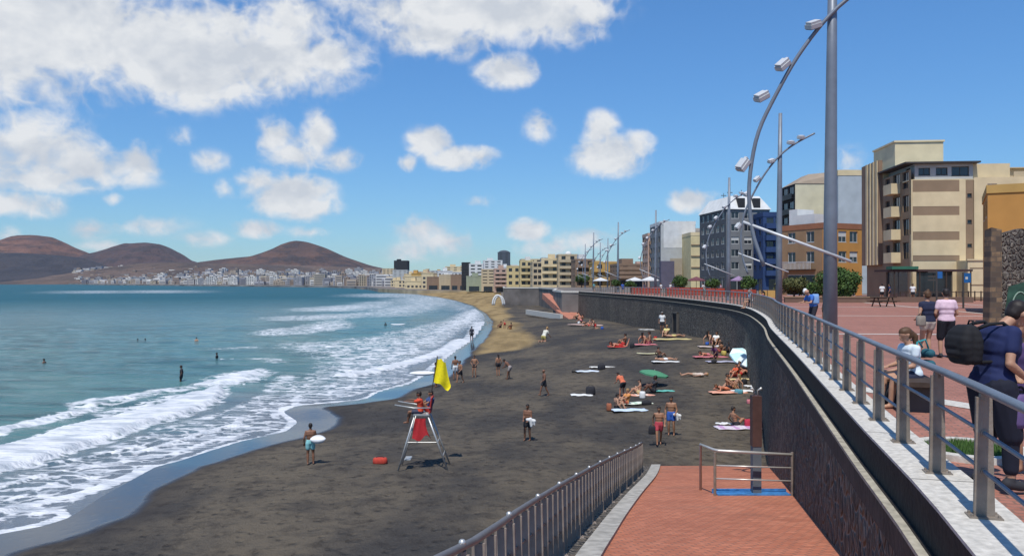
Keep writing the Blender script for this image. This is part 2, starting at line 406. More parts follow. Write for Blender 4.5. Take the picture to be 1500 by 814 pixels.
# depth of the wet, mirror-like band behind the swash edge, measured along the beach
wetw = np.interp(y, [0, 20, 25, 30, 34, 38, 43, 50, 56, 66, 80, 100, 130, 170, 220, 400], [4.2, 3.4, 2.6, 2.0, 2.3, 2.7, 2.6, 2.4, 2.4, 2.6, 2.4, 2.0, 1.7, 1.3, .8, .6])
wetv = np.clip(1-.5*d/np.maximum(wetw, .1), 0, 1)
wetv = np.where(d < 0, 1, wetv)
fattr(me, 'wet', wetv)
g = polymask(x, y, GOLD, 6.0); g = np.maximum(g, ((y > 262) & (d < 90)).astype(float))
fattr(me, 'gold', g)
tag(link('ground', me), kind='structure')

# ------------------------------------------------------------------ the sea
# white water, as polygons on the water plane
FOAM = [ # (points in the photograph's raster carried to sea level, strength, hard)
 ([(-300,770),(-80,672),(0,652),(60,636),(130,620),(200,600),(260,583),(300,572),(328,556),(336,575),(325,590),(290,604),(230,622),(180,640),(110,663),(50,683),(0,695),(-80,722),(-300,830)], 1.0),
 ([(-300,690),(-80,644),(0,626),(80,607),(150,592),(150,601),(80,618),(0,638),(-80,658),(-300,720)], .85),
 ([(290,560),(330,547),(380,539),(399,545),(385,556),(350,562),(300,566)], .98),
 ([(100,590),(200,576),(290,560),(290,568),(200,586),(110,600)], .85),
 ([(130,603),(210,588),(330,566),(330,580),(240,592),(150,612)], .8),
 ([(-300,835),(-80,725),(0,700),(110,668),(230,625),(330,597),(420,560),(500,545),(604,532),(604,558),(557,571),(503,586),(432,592),(410,603),(432,618),(418,630),(349,645),(303,659),(223,682),(140,726),(94,756),(60,766),(0,778),(-80,800),(-300,880)], .43),
 ([(385,503),(470,498),(565,488),(597,485),(653,471),(670,457),(698,452),(704,466),(668,490),(628,512),(590,532),(540,548),(484,556),(445,548),(430,520),(395,512)], .50),
 ([(480,548),(500,538),(540,527),(582,514),(612,496),(647,477),(680,459),(700,452),(704,466),(665,483),(632,502),(600,521),(545,540),(495,551)], 1.0),
 ([(497,514),(560,504),(610,489),(650,474),(640,488),(600,504),(540,517)], .78),
 ([(565,487),(600,482),(655,470),(660,474),(610,487),(570,491)], .8),
 ([(395,562),(415,550),(436,551),(425,560),(405,570),(392,572)], .9), ([(434,566),(455,553),(462,561),(448,570)], .9),
 ([(385,487),(410,481),(425,483),(425,488),(400,491),(386,490)], 1.0), ([(427,484),(455,477),(490,470),(502,472),(498,480),(465,484),(440,488)], 1.0),
 ([(455,452),(500,448.5),(535,446),(537,451),(500,455),(460,455)], 1.0), ([(539,449),(548,446),(549,450)], 1.0), ([(552,443.5),(562,442),(562,445),(553,446)], .95),
 ([(380,464),(440,462),(500,459),(545,456),(582,451),(584,460),(540,464),(500,468),(430,470),(390,470)], .68),
 ([(558,452),(610,444),(640,439),(652,445),(620,453),(580,462),(556,463)], .86), ([(555,431),(571,430),(572,434),(556,434)], .9),
 ([(580,431.5),(602,430),(602,434),(582,435)], .9), ([(600,439),(620,434.5),(641,436),(636,442),(610,444)], .95),
 ([(223,425.5),(241,425.5),(241,428.5),(224,428.5)], .85), ([(137,426),(145,426),(145,429),(138,429)], .85),
 ([(640,437),(665,442),(686,449),(680,455),(655,448),(640,444)], .72),
 ([(300,510),(380,505),(390,509),(300,514)], .55), ([(345,525),(400,520),(440,530),(400,536)], .5), ([(590,551),(608,545),(606,550),(592,556)], .7),
 ([(95,481),(115,480),(115,484),(96,484)], .6),
]
FLINE = [ # thin bright swash edges: polyline, half width (m), strength
 ([(-300,840),(-80,772),(0,749),(60,737),(123,722),(175,703),(223,683)], .30, 1.0),
 ([(-80,801),(0,780),(60,768),(94,757),(85,749),(55,752)], .2, .95), ([(223,684),(260,675),(303,661),(349,647),(418,631),(434,618)], .16, .9),
 ([(418,631),(434,617),(412,603),(432,594),(503,588),(537,584),(557,573),(604,561),(628,546)], .28, .95),
 ([(503,552),(560,541),(605,529),(650,514),(681,497)], .8, 1.0), ([(628,546),(648,530),(671,512),(690,500),(703,487),(711,472)], .5, .8),
 ([(0,715),(90,690),(160,678),(250,665),(330,640),(400,628)], .22, .8), ([(60,680),(150,665),(220,650)], .15, .8), ([(200,664),(280,640),(345,622),(352,612)], .25, .85),
 ([(20,730),(90,705),(150,700)], .2, .75), ([(435,594),(440,580),(520,568),(560,560)], .2, .75), ([(380,605),(400,600),(405,612)], .2, .8)]
ws = MG('sea_water', .12)
fo = ws.attr('foam').outputs['Fac']; sh = ws.attr('shallow').outputs['Fac']; dist = ws.attr('far').outputs['Fac']
wv = ws.map(ws.tc, (.10,.34,.2), rot=(0,0,.15))
wA = ws.noise(wv, 1, 7, .62); wB = ws.noise(ws.map(ws.tc, (.9,2.4,1)), 1, 5, .6); wC = ws.noise(ws.map(ws.tc, (.012,.05,.2)), 1, 6, .6)
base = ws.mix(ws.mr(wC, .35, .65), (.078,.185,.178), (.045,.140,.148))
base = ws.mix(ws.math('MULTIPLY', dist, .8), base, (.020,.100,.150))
base = ws.mix(ws.mr(wA, .50, .60, 0, .85), base, (.022,.085,.092))
base = ws.mix(sh, base, (.125,.15,.18))
base = ws.mix(ws.math('MULTIPLY', ws.math('GREATER_THAN', sh, .0), 0.0), base, base)
lace = ws.n('ShaderNodeTexVoronoi', feature='DISTANCE_TO_EDGE'); lace.inputs['Scale'].default_value = 1.0
dn = ws.n('ShaderNodeTexNoise'); dn.inputs['Scale'].default_value = .8; dn.inputs['Detail'].default_value = 4; ws.l(ws.tc, dn.inputs['Vector'])
dv = ws.n('ShaderNodeVectorMath', operation='MULTIPLY_ADD'); ws.l(dn.outputs[1], dv.inputs[0]); dv.inputs[1].default_value = (2.6,2.6,0); ws.l(ws.map(ws.tc, (.55,1.25,1), rot=(0,0,.35)), dv.inputs[2])
ws.l(dv.outputs[0], lace.inputs['Vector'])
lacev = ws.mr(lace.outputs['Distance'], .0, .26, .50, -.30)
fn = ws.noise(ws.map(ws.tc, (.35,.8,1), rot=(0,0,.3)), 1, 7, .68, .5)
fv = ws.math('ADD', fo, ws.math('MULTIPLY_ADD', fn, 1.3, -.65))
mid = ws.mr(ws.math('ABSOLUTE', ws.math('SUBTRACT', fo, .55)), .12, .4, 1, 0)
fv = ws.math('ADD', fv, ws.math('MULTIPLY', lacev, ws.math('MULTIPLY', mid, .75)))
fm = ws.math('MULTIPLY', ws.mr(fv, .40, .92), .94)
fm = ws.math('MULTIPLY', fm, ws.mr(fo, .06, .3))
wf = ws.mix(ws.mr(ws.noise(ws.map(ws.tc,(.6,1.3,1)), 1, 6, .65), .35, .6), (.46,.50,.54), (.76,.77,.78)); col = ws.mix(fm, base, wf); ws.col(col)  # grey mottling puts soft shading into the foam colour
ws.l(ws.math('MAXIMUM', ws.math('MULTIPLY_ADD', fm, .75, .13), ws.math('MULTIPLY', dist, .62)), ws.b.inputs['Roughness'])
ws.l(ws.math('MULTIPLY_ADD', dist, -.12, .20), ws.b.inputs['Specular IOR Level'])
b1 = ws.bump(wA, 1.0, .9); b2 = ws.bump(wB, .55, .12, b1); b3 = ws.bump(fv, .45, .22, b2); ws.nrm(b3)
ang = np.concatenate([np.radians(np.linspace(-110, -44, 20)[:-1]), np.radians(np.linspace(-44, 2, 620)), np.radians(np.linspace(2, 60, 20)[1:])])
rad = 1/np.concatenate([np.linspace(1/13.0, 1/700, 620), 1/np.geomspace(700, 9000, 60)[1:]])
x, y, f = fan(ang, rad)
d = seg_dist(x, y, SHP)
foam = np.zeros(x.shape); RR = np.hypot(x, y)
for pts, s in FOAM:
    poly = [G(a, b, 8.0) for a, b in pts]
    xs = [p[0] for p in poly]; ys = [p[1] for p in poly]; md = sum(ys)/len(ys); soft = max(.5, md*md/9416*3.2)
    sel = (x > min(xs)-soft) & (x < max(xs)+soft) & (y > min(ys)-soft) & (y < max(ys)+soft)
    if sel.any(): foam[sel] = np.maximum(foam[sel], s*polymask(x[sel], y[sel], poly, soft))
for pts, w, s in FLINE:
    line = smooth_path([G(a, b, 8.0) for a, b in pts], 2.0)
    dd = np.abs(seg_dist(x, y, line)); wl = np.maximum(w, RR*RR/9416*.8)
    foam = np.maximum(foam, s*np.clip(1.6-dd/wl*.8, 0, 1))
off = np.clip(-d/10, 0, 1)
zz = (.07*np.sin(.55*y+.12*x+1.5*np.sin(.05*x)) + .05*np.sin(1.1*y-.25*x+2*np.sin(.09*x+1)) + .03*np.sin(2.3*y+.6*x))*off*np.clip(1.3-RR/300, .2, 1)
zz += .26*np.clip((foam-.7)/.3, 0, 1)*np.clip(-d/6, 0, 1)
zz = np.where(RR > 690, 0, zz)
# a thin film of water runs up to the swash edge
me = fast_mesh('sea', x, y, zz+.015, f, ws.m)
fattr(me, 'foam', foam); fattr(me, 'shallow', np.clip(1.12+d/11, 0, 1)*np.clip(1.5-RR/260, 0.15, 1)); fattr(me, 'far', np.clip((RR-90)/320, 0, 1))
tag(link('sea', me), kind='structure')

# ------------------------------------------------------------------ plateau, paving, sea wall, kerb, ledge
PB = MG('red_brick_paving', .85)
def brickmat(name, rot, c1, c2, cm, sx=1.0, wear=.3):
    g = MG(name, .82)
    v = g.map(g.tc, (1,1,1), rot=(0,0,rot))
    br = g.n('ShaderNodeTexBrick'); g.l(v, br.inputs['Vector'])
    br.inputs['Color1'].default_value = (*c1, 1); br.inputs['Color2'].default_value = (*c2, 1); br.inputs['Mortar'].default_value = (*cm, 1)
    br.inputs['Scale'].default_value = 1.0; br.inputs['Brick Width'].default_value = .20*sx; br.inputs['Row Height'].default_value = .10*sx
    br.inputs['Mortar Size'].default_value = .013; br.inputs['Mortar Smooth'].default_value = .2; br.inputs['Bias'].default_value = -.1
    n1 = g.noise(g.tc, .7, 6, .6); n2 = g.noise(g.tc, 5, 5, .6)
    c = g.mix(g.math('MULTIPLY', g.mr(n1, .42, .68), wear), br.outputs['Color'], tuple(a*.5 for a in c1))
    n3 = g.noise(g.map(g.tc, (.25,.25,1), loc=(4,0,0)), 1, 5, .65); c = g.mix(g.math('MULTIPLY', g.mr(n3, .55, .7), .35), c, (.16,.11,.08))
    c = g.mix(g.math('MULTIPLY', g.mr(n2, .5, .75), .35), c, tuple(min(1, a*1.35+.02) for a in c2))
    g.col(c); g.nrm(g.bump(br.outputs['Fac'], -.8, .02)); return g.m
PAVE = brickmat('red_brick_paving', .28, (.32,.125,.082), (.40,.165,.115), (.19,.11,.08))
RAMPM = brickmat('orange_brick_ramp', -.29, (.44,.135,.065), (.54,.19,.10), (.20,.10,.065), 1.15, .35)
ST = MG('black_rubble_stone', .85)
wv_ = ST.map(ST.tc, (2.1,2.1,1.5))
dn = ST.n('ShaderNodeTexNoise'); dn.inputs['Scale'].default_value = 1.5; ST.l(ST.tc, dn.inputs['Vector'])
dv = ST.n('ShaderNodeVectorMath', operation='MULTIPLY_ADD'); ST.l(dn.outputs[1], dv.inputs[0]); dv.inputs[1].default_value = (.4,.4,.4); ST.l(wv_, dv.inputs[2])
v1 = ST.n('ShaderNodeTexVoronoi', feature='F1'); ST.l(dv.outputs[0], v1.inputs['Vector']); v1.inputs['Scale'].default_value = 2.3
v2 = ST.n('ShaderNodeTexVoronoi', feature='DISTANCE_TO_EDGE'); ST.l(dv.outputs[0], v2.inputs['Vector']); v2.inputs['Scale'].default_value = 2.3
sepc = ST.n('ShaderNodeSeparateColor'); ST.l(v1.outputs['Color'], sepc.inputs[0])
big = ST.noise(ST.tc, .22, 5, .6)
c = ST.mix(sepc.outputs[0], (.022,.019,.016), (.165,.130,.095))
c = ST.mix(ST.mr(v2.outputs['Distance'], 0, .09), (.24,.21,.175), c)
c = ST.mix(ST.mr(big, .42, .62, 0, .6), c, (.055,.048,.044))
c = ST.mix(ST.mr(ST.noise(ST.map(ST.tc,(1,1,.35)), 12, 6, .8), .52, .62, 0, .8), c, (.36,.31,.25))
ST.col(c)
hs = ST.math('ADD', ST.mr(v2.outputs['Distance'], 0, .25), ST.math('MULTIPLY', ST.noise(ST.tc, 9, 4, .6), .4))
ST.nrm(ST.bump(hs, 1.0, .16)); STONE = ST.m

def ribbon(mb, a, b, za, zb, mi=0):           # strip between two paths
    n = len(a); o = [(*p, za if not callable(za) else za(i)) for i, p in enumerate(a)] + [(*p, zb if not callable(zb) else zb(i)) for i, p in enumerate(b)]
    mb.add(o, [(i, i+1, n+i+1, n+i) for i in range(n-1)], mi)
# sea wall: rubble, then a recessed band with its shade painted dark, then the overhanging granite kerb (near, curved part)
root = thing('sea_wall', 'long curved black rubble stone sea wall beneath the promenade', 'wall')
mb = MB(); base = offset(WP, -.18); top = offset(WP, -.07)
zl = 5.71
ribbon(mb, base, top, -.5, zl-.33); link('wall', mb.mesh('wall', STONE), root)
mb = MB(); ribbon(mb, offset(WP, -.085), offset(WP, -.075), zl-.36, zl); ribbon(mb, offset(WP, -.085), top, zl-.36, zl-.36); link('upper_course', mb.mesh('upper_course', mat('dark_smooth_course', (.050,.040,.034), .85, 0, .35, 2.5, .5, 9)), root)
mb = MB(); o1 = offset(WP, -.115); o2 = offset(WP, .03)
ribbon(mb, o1, o1, zl-.04, zl); ribbon(mb, o1, offset(WP, -.03), zl, zl); ribbon(mb, o1, offset(WP, .02), zl-.04, zl-.04)
mb2 = MB(); ribbon(mb2, offset(WP, -.03), o2, zl-.003, zl-.003); link('ledge_shade', mb2.mesh('ledge_shade', BAND), root)  # inner strip of the ledge top, kerb shadow painted as a dark sheet
link('ledge', mb.mesh('ledge', LEDGE), root)
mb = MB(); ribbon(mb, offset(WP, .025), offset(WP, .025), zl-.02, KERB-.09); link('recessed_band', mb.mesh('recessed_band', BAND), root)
mb = MB(); k0 = WP; k1 = offset(WP, .55)
ribbon(mb, k0, k0, KERB-.03, KERB); ribbon(mb, k0, k0, KERB-.12, KERB-.03, 1); ribbon(mb, k0, k1, KERB, KERB); ribbon(mb, k0, offset(WP, .04), KERB-.12, KERB-.12, 1); ribbon(mb, k1, k1, KERB, FLOOR-.05)  # kerb front and underside take the dark colour for their shade
# joints between the granite slabs
for i in range(2, len(WP)-1, 2):
    a = Vector(k0[i]); b = Vector(k1[i]); t = (Vector(k0[i+1])-a).normalized()*.006
    mb.add([(*(a-t), KERB+.002), (*(a+t), KERB+.002), (*(b+t), KERB+.002), (*(b-t), KERB+.002)], [(0,1,2,3)], 1)
link('kerb', mb.mesh('kerb', [GRAN, BAND]), root)
# doorway in the wall
dx, dy = wall_x(88.5), 88.5
droot = MB(); i = min(range(len(WP)), key=lambda k: abs(WP[k][1]-88.5)); a = Vector(WP[i-1]); b = Vector(WP[i+1]); t = (b-a).normalized(); rz = math.atan2(t.y, t.x)
za = float(sand_z(np.array([dx-1]), np.array([dy]))[0])
DARK = mat('dark_doorway', (.006,.006,.007), .9)
mb = MB(); mb.box(-1.0,-.2,0, 1.0,.2,2.3); o = link('doorway', mb.mesh('doorway', DARK), root, (WP[i][0]-.05, WP[i][1], za-.15), rz)
mb = MB(); mb.box(-1.15,-.24,0,-1.0,.3,2.45); mb.box(1.0,-.24,0,1.15,.3,2.45); mb.box(-1.15,-.24,2.3,1.15,.3,2.45)
link('door_frame', mb.mesh('door_frame', mat('dark_concrete', (.09,.08,.07))), root, (WP[i][0]-.05, WP[i][1], za-.15), rz)
# far continuation of the wall
root = thing('far_sea_wall', 'distant stepped grey sea wall where the beach turns golden', 'wall')
GREYST = mat('grey_sea_wall_stone', (.13,.115,.105), .9, 0, .45, .25, .6, 2)
mb = MB(); ribbon(mb, FARW[:6], FARW[:6], -.5, KERB-.05); link('wall', mb.mesh('wall', GREYST), root)
mb = MB(); ribbon(mb, FARW[5:7], FARW[5:7], -.5, KERB-.05); ribbon(mb, FARW[6:], FARW[6:], -.5, FLOOR2); link('pale_wall', mb.mesh('pale_wall', mat('sandy_wall_render', (.34,.27,.17), .9, 0, .3, .1)), root)
mb = MB(); FW7 = FARW[:7]; ribbon(mb, offset(FW7, -.15), offset(FW7, -.15), KERB-.25, KERB+.1); ribbon(mb, offset(FW7, -.15), offset(FW7, .5), KERB+.1, KERB+.1); link('coping', mb.mesh('coping', GRAN), root)

# plateau (city ground) and the red paving on it
edge = offset(WP, .5)
poly = edge + FARW[1:7] + [(3000,268),(3000,-30),(-1,-30)]
bmv = [(*p, FLOOR-.02) for p in poly]
import bmesh
def ngon(name, pts, z, m):
    bm = bmesh.new(); vs = [bm.verts.new((p[0], p[1], z)) for p in pts]; fc = bm.faces.new(vs)
    if fc.normal.z < 0: fc.normal_flip()
    bmesh.ops.triangulate(bm, faces=[fc]); me = bpy.data.meshes.new(name); bm.to_mesh(me); bm.free(); me.materials.append(m)
    return me
CITYG = mat('city_ground_asphalt', (.16,.135,.115), .9, 0, .3, .05, 0)
tag(link('city_ground', ngon('city_ground', poly, FLOOR-.02, CITYG)), kind='structure')
poly2 = FARW[6:] + COAST[1:] + [(-4500,9000),(6000,9000),(6000,268)]
tag(link('far_city_ground', ngon('far_city_ground', poly2, FLOOR2-.02, CITYG)), kind='structure')
mb = MB(); ribbon(mb, [(-3,268),(3000,268)], [(-3,268),(3000,268)], FLOOR2-.1, FLOOR-.02); tag(link('ground_step', mb.mesh('ground_step', GREYST)), kind='structure')
ci = [(-100,600)]+COAST[1:]
mb = MB(); ribbon(mb, ci, ci, -1, FLOOR2-.02)
tag(link('far_shore', mb.mesh('far_shore', mat('shore_quay', (.20,.185,.17), .95, 0, .5, .04))), kind='structure')
e2 = offset(WP, .55)
e2 = [p for p in e2 if p[1] < 140]
poly = [(-3,-25)] + e2 + [(22,140),(60,104),(75,84),(75,60),(60,-25)]
tag(link('promenade', ngon('promenade', poly, FLOOR, PAVE)), kind='structure')
mb = MB()                                  # pale granite stripes laid in the brick
def strip(a, b, w, z=FLOOR+.004):
    a = Vector(a); b = Vector(b); t = (b-a).normalized(); n = Vector((-t.y, t.x))*w/2
    mb.add([(*(a-n), z), (*(b-n), z), (*(b+n), z), (*(a+n), z)], [(0,1,2,3)])
strip((5.0,9.0), (12.5,7.4), .42) ; strip((6.2,14.9), (8.7,8.7), .5, FLOOR+.008)
for yy in (30, 46, 62): strip((wall_x(yy)+1.0, yy), (60, yy-4), .35)
for kk in range(1, 4): strip((18+kk*7, 26), (26+kk*7, 78), .3, FLOOR+.008)
tag(link('paving_stripe', mb.mesh('paving_stripe', GRAN)), kind='structure')

# ramp down to the beach
RAMPZ = lambda yy: CZ-(1.985+.165*yy)
LP = smooth_path([(-1.7,-1),(-.85,4.2),(-.30,6.4),(.05,8.3),(.37,9.9),(.72,11.6),(1.05,13.1),(1.62,15.7),(2.62,20),(3.88,25.2),(4.62,28.6),(5.1,31)], .8)
lp2 = [(p[0]+.62, p[1]) for p in LP]; lp1 = [(p[0]+.27, p[1]) for p in LP]
rp = [(wall_x(p[1])-.05, p[1]) for p in LP]
mb = MB(); zf = lambda i: RAMPZ(LP[i][1])
ribbon(mb, lp2, rp, zf, zf); tag(link('ramp', mb.mesh('ramp', RAMPM)), kind='structure')
mb = MB(); n = len(LP)
ribbon(mb, lp1, lp2, lambda i: zf(i)+.06, lambda i: zf(i)+.06)
ribbon(mb, lp2, lp2, lambda i: zf(i)+.06, lambda i: zf(i)-.02)
ribbon(mb, lp1, lp1, lambda i: zf(i)+.06, lambda i: zf(i)-.15)
tag(link('ramp_kerb', mb.mesh('ramp_kerb', mat('worn_kerb_concrete', (.37,.35,.31), .85, 0, .3, 5, .2, 40))), 'pale granite kerb strip along the left edge of the ramp', 'kerb')
mb = MB(); a_ = [(p[0]-.05, p[1]) for p in LP]; b_ = [(p[0]+.30, p[1]) for p in LP]
ribbon(mb, a_, a_, -.5, lambda i: zf(i)-.02); ribbon(mb, a_, b_, lambda i: zf(i)-.02, lambda i: zf(i)-.02)
e = LP[-1]; mb.box(e[0]-.05, e[1]-.05, -.5, wall_x(e[1]), e[1], RAMPZ(e[1])-.01)
tag(link('ramp_wall', mb.mesh('ramp_wall', STONE)), 'black stone retaining wall under the left side of the ramp', 'wall')
# landing behind the camera so that the ramp joins the promenade
tag(link('ramp_landing', ngon('ramp_landing', [(-1.75,-1),(1.15,-1),(-1,-7),(-6,-7)], RAMPZ(-1)-.002, RAMPM)), kind='structure')

# ------------------------------------------------------------------ railings
def rail_posts(path, spacing, start, end):
    out = []; s = 0; nxt = start
    for (a, b), (c_, d_) in zip(path[:-1], path[1:]):
        L_ = math.hypot(c_-a, d_-b)
        while nxt <= s+L_:
            t = (nxt-s)/L_; out.append((a+(c_-a)*t, b+(d_-b)*t, math.atan2(d_-b, c_-a)))
            nxt += spacing
            if nxt > end: return out
        s += L_
    return out
def post_mesh(h=.97):
    mb = MB(); w0, w1 = .074, .056; t = .02       # across, along
    z1 = h-.03
    for sgn in (0,):
        mb.add([(-t,-w0,0),(t,-w0,0),(t,w0,0),(-t,w0,0),(-t,-w1,z1),(t,-w1,z1),(t,w1,z1),(-t,w1,z1)], [(0,3,2,1),(4,5,6,7),(0,1,5,4),(1,2,6,5),(2,3,7,6),(3,0,4,7)])
    mb.obox((0,0,.006), (.16,.24,.012)); mb.tube([(0,0,z1-.02),(0,0,h+.0)], .035, 8)
    for sx in (-.05,.05):
        for sy in (-.095,.095): mb.tube([(sx,sy,.012),(sx,sy,.03)], .012, 6)
    for zz_ in (.36,.66):
        mb.tube([(-.03,-.0,zz_),(.03,0,zz_)], .03, 8)
    return mb.mesh('post', POSTM)
rpath = [p for p in offset(WP, .30) if p[1] > -1.5 and p[1] < 139]
root = thing('promenade_railing', 'steel railing with tapered plate posts along the top of the sea wall', 'railing', (0,0,0))
# place posts so one stands at Y = 6.35
s = 0
for (a, b), (c_, d_) in zip(rpath[:-1], rpath[1:]):
    if b <= 6.33 <= d_: s += math.hypot(c_-a, d_-b)*(6.33-b)/(d_-b); break
    s += math.hypot(c_-a, d_-b)
posts = rail_posts(rpath, 1.52, s % 1.52, 1e9)
pm = post_mesh()
for k, (px_, py_, a) in enumerate(posts[:100]):
    link('post', pm, root, (px_, py_, KERB), a)
mb = MB(); mb.tube([(p[0], p[1], KERB+1.0) for p in rpath], .038, 8); link('top_rail', mb.mesh('top_rail', LAMPM, True), root)
for hz in (.36,.66):
    mb = MB(); mb.tube([(p[0], p[1], KERB+hz) for p in rpath], .017, 6); link('rail', mb.mesh('rail', LAMPM, True), root)

root = thing('ramp_railing', 'steel railing with close plate posts down the left side of the ramp', 'railing', (0,0,0))
lpath = [p for p in LP if p[1] < 28.8]
lp3 = [(p[0], p[1]) for p in lpath]
def zr(p): return RAMPZ(p[1])
CAPM = mat('bright_rail_bracket', (.6,.58,.54), .35, .6)
mb = MB(); mb.box(-.012,-.055,.03,.012,.055,.96); BROWNR = mat('brown_weathered_rail', (.26,.215,.18), .65, .15, .3, 5); BAL = mb.mesh('baluster', BROWNR)
pm2 = pm.copy(); pm2.materials.clear(); pm2.materials.append(BROWNR)
cb = MB(); cb.sphere((0,0,1.03), .030, 8, 6); CB = cb.mesh('bracket', CAPM, True)
for k, (px_, py_, a) in enumerate(rail_posts(lp3, .445, .12, 1e9)[:99]):
    if k % 4 == 0: po = link('post', pm2, root, (px_, py_, RAMPZ(py_)-.02), a); link('bracket', CB, po)
    else: link('baluster', BAL, root, (px_, py_, RAMPZ(py_)-.02), a)
mb = MB(); mb.tube([(p[0], p[1], zr(p)+.98) for p in lp3], .034, 8); link('top_rail', mb.mesh('top_rail', mat('grey_brown_tube', (.17,.155,.15), .45, .3), True), root)
for hz in (.33,.62):
    mb = MB(); mb.tube([(p[0], p[1], zr(p)+hz) for p in lp3], .016, 6); link('rail', mb.mesh('rail', POSTM, True), root)

# shower enclosure across the ramp
ey = 19.6; ex0, ex1 = X_(1047, ey), X_(1160, ey); ez = RAMPZ(ey)
RAILW = mat('pale_steel_tube', (.52,.50,.46), .35, .4)
root = thing('shower_rail', 'low tubular steel rail beside the beach shower, set across the ramp', 'railing', (ex0, ey, ez))
w_ = ex1-ex0
mb = MB(); mb.tube([(0,-.0,0),(0,0,1.06)], .035); link('post', mb.mesh('post', POSTM), root)
mb = MB(); mb.tube([(w_,0,0),(w_,0,1.06)], .035); link('post', mb.mesh('post', POSTM), root)
mb = MB(); mb.tube([(0,1.5,-.25),(0,1.5,.95),(0,.1,1.10),(.08,0,1.10),(w_,0,1.0)], .036, 8); link('top_rail', mb.mesh('top_rail', RAILW, True), root)
for hz in (.42,.74):
    mb = MB(); mb.tube([(0,0,hz),(w_,0,hz-.06)], .02, 6); link('rail', mb.mesh('rail', RAILW, True), root)
BLUEP = mat('blue_shower_tray', (.05,.20,.46), .5, 0, .3, 6, .2)
root = thing('beach_shower', 'tall brown beach shower column standing on a blue foot tray', 'shower', (X_(1107,20.0), 20.0, RAMPZ(20.0)))
mb = MB(); mb.box(-1.0,-.30,-.05,.78,.20,.05); mb.box(-1.04,-.34,0,.82,-.301,.09); mb.box(-1.04,.201,-.1,.82,.24,.08); link('foot_tray', mb.mesh('foot_tray', BLUEP), root)
mb = MB(); mb.box(-.105,-.105,.05,.105,.105,1.2); link('column_base', mb.mesh('column_base', mat('grey_blue_paint', (.11,.13,.15), .6)), root)
mb = MB(); mb.box(-.115,-.115,1.2,.115,.115,2.45); link('column', mb.mesh('column', mat('rust_brown_panel', (.085,.042,.034), .6, 0, .25, 4)), root)
for q in (-1, 1): mb = MB(); mb.tube([(q*.05,0,2.4),(q*.05,0,2.58),(q*.13,-.06,2.64)], [.02,.02,.04], 8); link('shower_head', mb.mesh('shower_head', RAILW, True), root)

# ------------------------------------------------------------------ hills
def hill(name, label, prof, D, depth, m, seed, rough=.05, toe=None):
    """ridge outline given as photo points at distance D; a rounded massif of the stated depth"""
    r = np.random.default_rng(seed); xs = np.array([X_(p[0], D) for p in prof]); hs = np.array([Z_(p[1], D) for p in prof])
    nx, ny = 150, 60; gx = np.linspace(xs[0], xs[-1], nx); ridge = np.interp(gx, xs, hs)
    k = np.ones(5)/5; ridge = np.convolve(np.pad(ridge, 2, mode='edge'), k, 'valid')
    V = np.linspace(-1, 1, ny); x = []; y = []; z = []
    hm = hs.max(); ph = r.uniform(0, 6.28, 24)
    for v in V:
        w = (1-abs(v)**1.35)
        for i, X in enumerate(gx):
            u = X/(hm*2.2); q = v*depth/(hm*2.2)
            n = sum(math.sin(u*f*1.7+ph[j]+q*f*(.9+.3*j))*math.cos(q*f*1.3+ph[j+6]-u*f*.4)/f for j, f in enumerate((1.3, 2.9, 5.1, 9.7, 17)))
            gul = (abs(math.sin(u*9+1.2*math.sin(q*4)+ph[20]))+.6*abs(math.sin(u*23+2*math.sin(q*7)+ph[21])))*.16*min(1, (1-w)*2.2)*w
            h = ridge[i]*w
            h = h*(1+rough*n*(1 if w < .97 else .3)) - ridge[i]*gul*w
            x.append(X+v*0); y.append(D+v*depth+ n*20*rough); z.append(max(h, 0) if v < 0 or w > 0 else 0)
    i = np.arange((ny-1)*(nx-1)); rr = i//(nx-1); c_ = i % (nx-1)
    f = np.stack([rr*nx+c_+nx, rr*nx+c_+nx+1, rr*nx+c_+1, rr*nx+c_], 1)
    me = fast_mesh(name, np.array(x), np.array(y), np.array(z), f, m)
    return tag(link(name, me), kind='structure')
def hillmat(name, c1, c2, c3):
    g = MG(name, .95); n1 = g.noise(g.map(g.tc, (.004,.004,.006)), 1, 8, .65); n2 = g.noise(g.map(g.tc, (.03,.03,.03)), 1, 5, .6)
    n3 = g.noise(g.map(g.tc, (.012,.012,.05)), 1, 5, .6)
    c = g.mix(g.mr(n1, .42, .58), c1, c2); c = g.mix(g.mr(n3, .46, .6, 0, .85), c, c3); c = g.mix(g.mr(n2, .5, .8, 0, .4), c, tuple(a*.6 for a in c1))
    g.col(c); g.nrm(g.bump(n2, 1, 14)); return g.m
hill('hill_cone', '', [(-140,398),(-60,372),(-15,360),(8,350),(25,344),(48,343.5),(75,347),(95,357),(125,371),(160,390)], 3900, 700, hillmat('rust_volcanic_slope', (.125,.062,.046), (.185,.092,.062), (.07,.043,.038)), 1)
hill('hill_ridge', '', [(85,385),(130,373),(165,363),(190,357),(215,355.5),(235,358),(255,368),(275,380),(330,396)], 3700, 600, hillmat('purple_volcanic_slope', (.060,.043,.045), (.080,.050,.048), (.040,.033,.037)), 2)
hill('hill', '', [(230,398),(290,384),(330,379),(370,375),(400,364),(418,355),(433,351.5),(450,354),(475,362),(505,376),(540,388),(575,396),(640,404)], 3300, 620, hillmat('brown_volcanic_slope', (.070,.043,.036), (.115,.062,.045), (.038,.029,.030)), 3)
hill('headland', '', [(-900,402),(-500,388),(-200,374),(-60,369),(30,370),(80,373),(125,378),(150,388),(170,398),(185,409)], 3150, 330, hillmat('cloud_shaded_slope', (.030,.030,.038), (.042,.038,.044), (.022,.022,.03)), 4, .04)  # cloud shadow over the headland is put into its dark slope colour
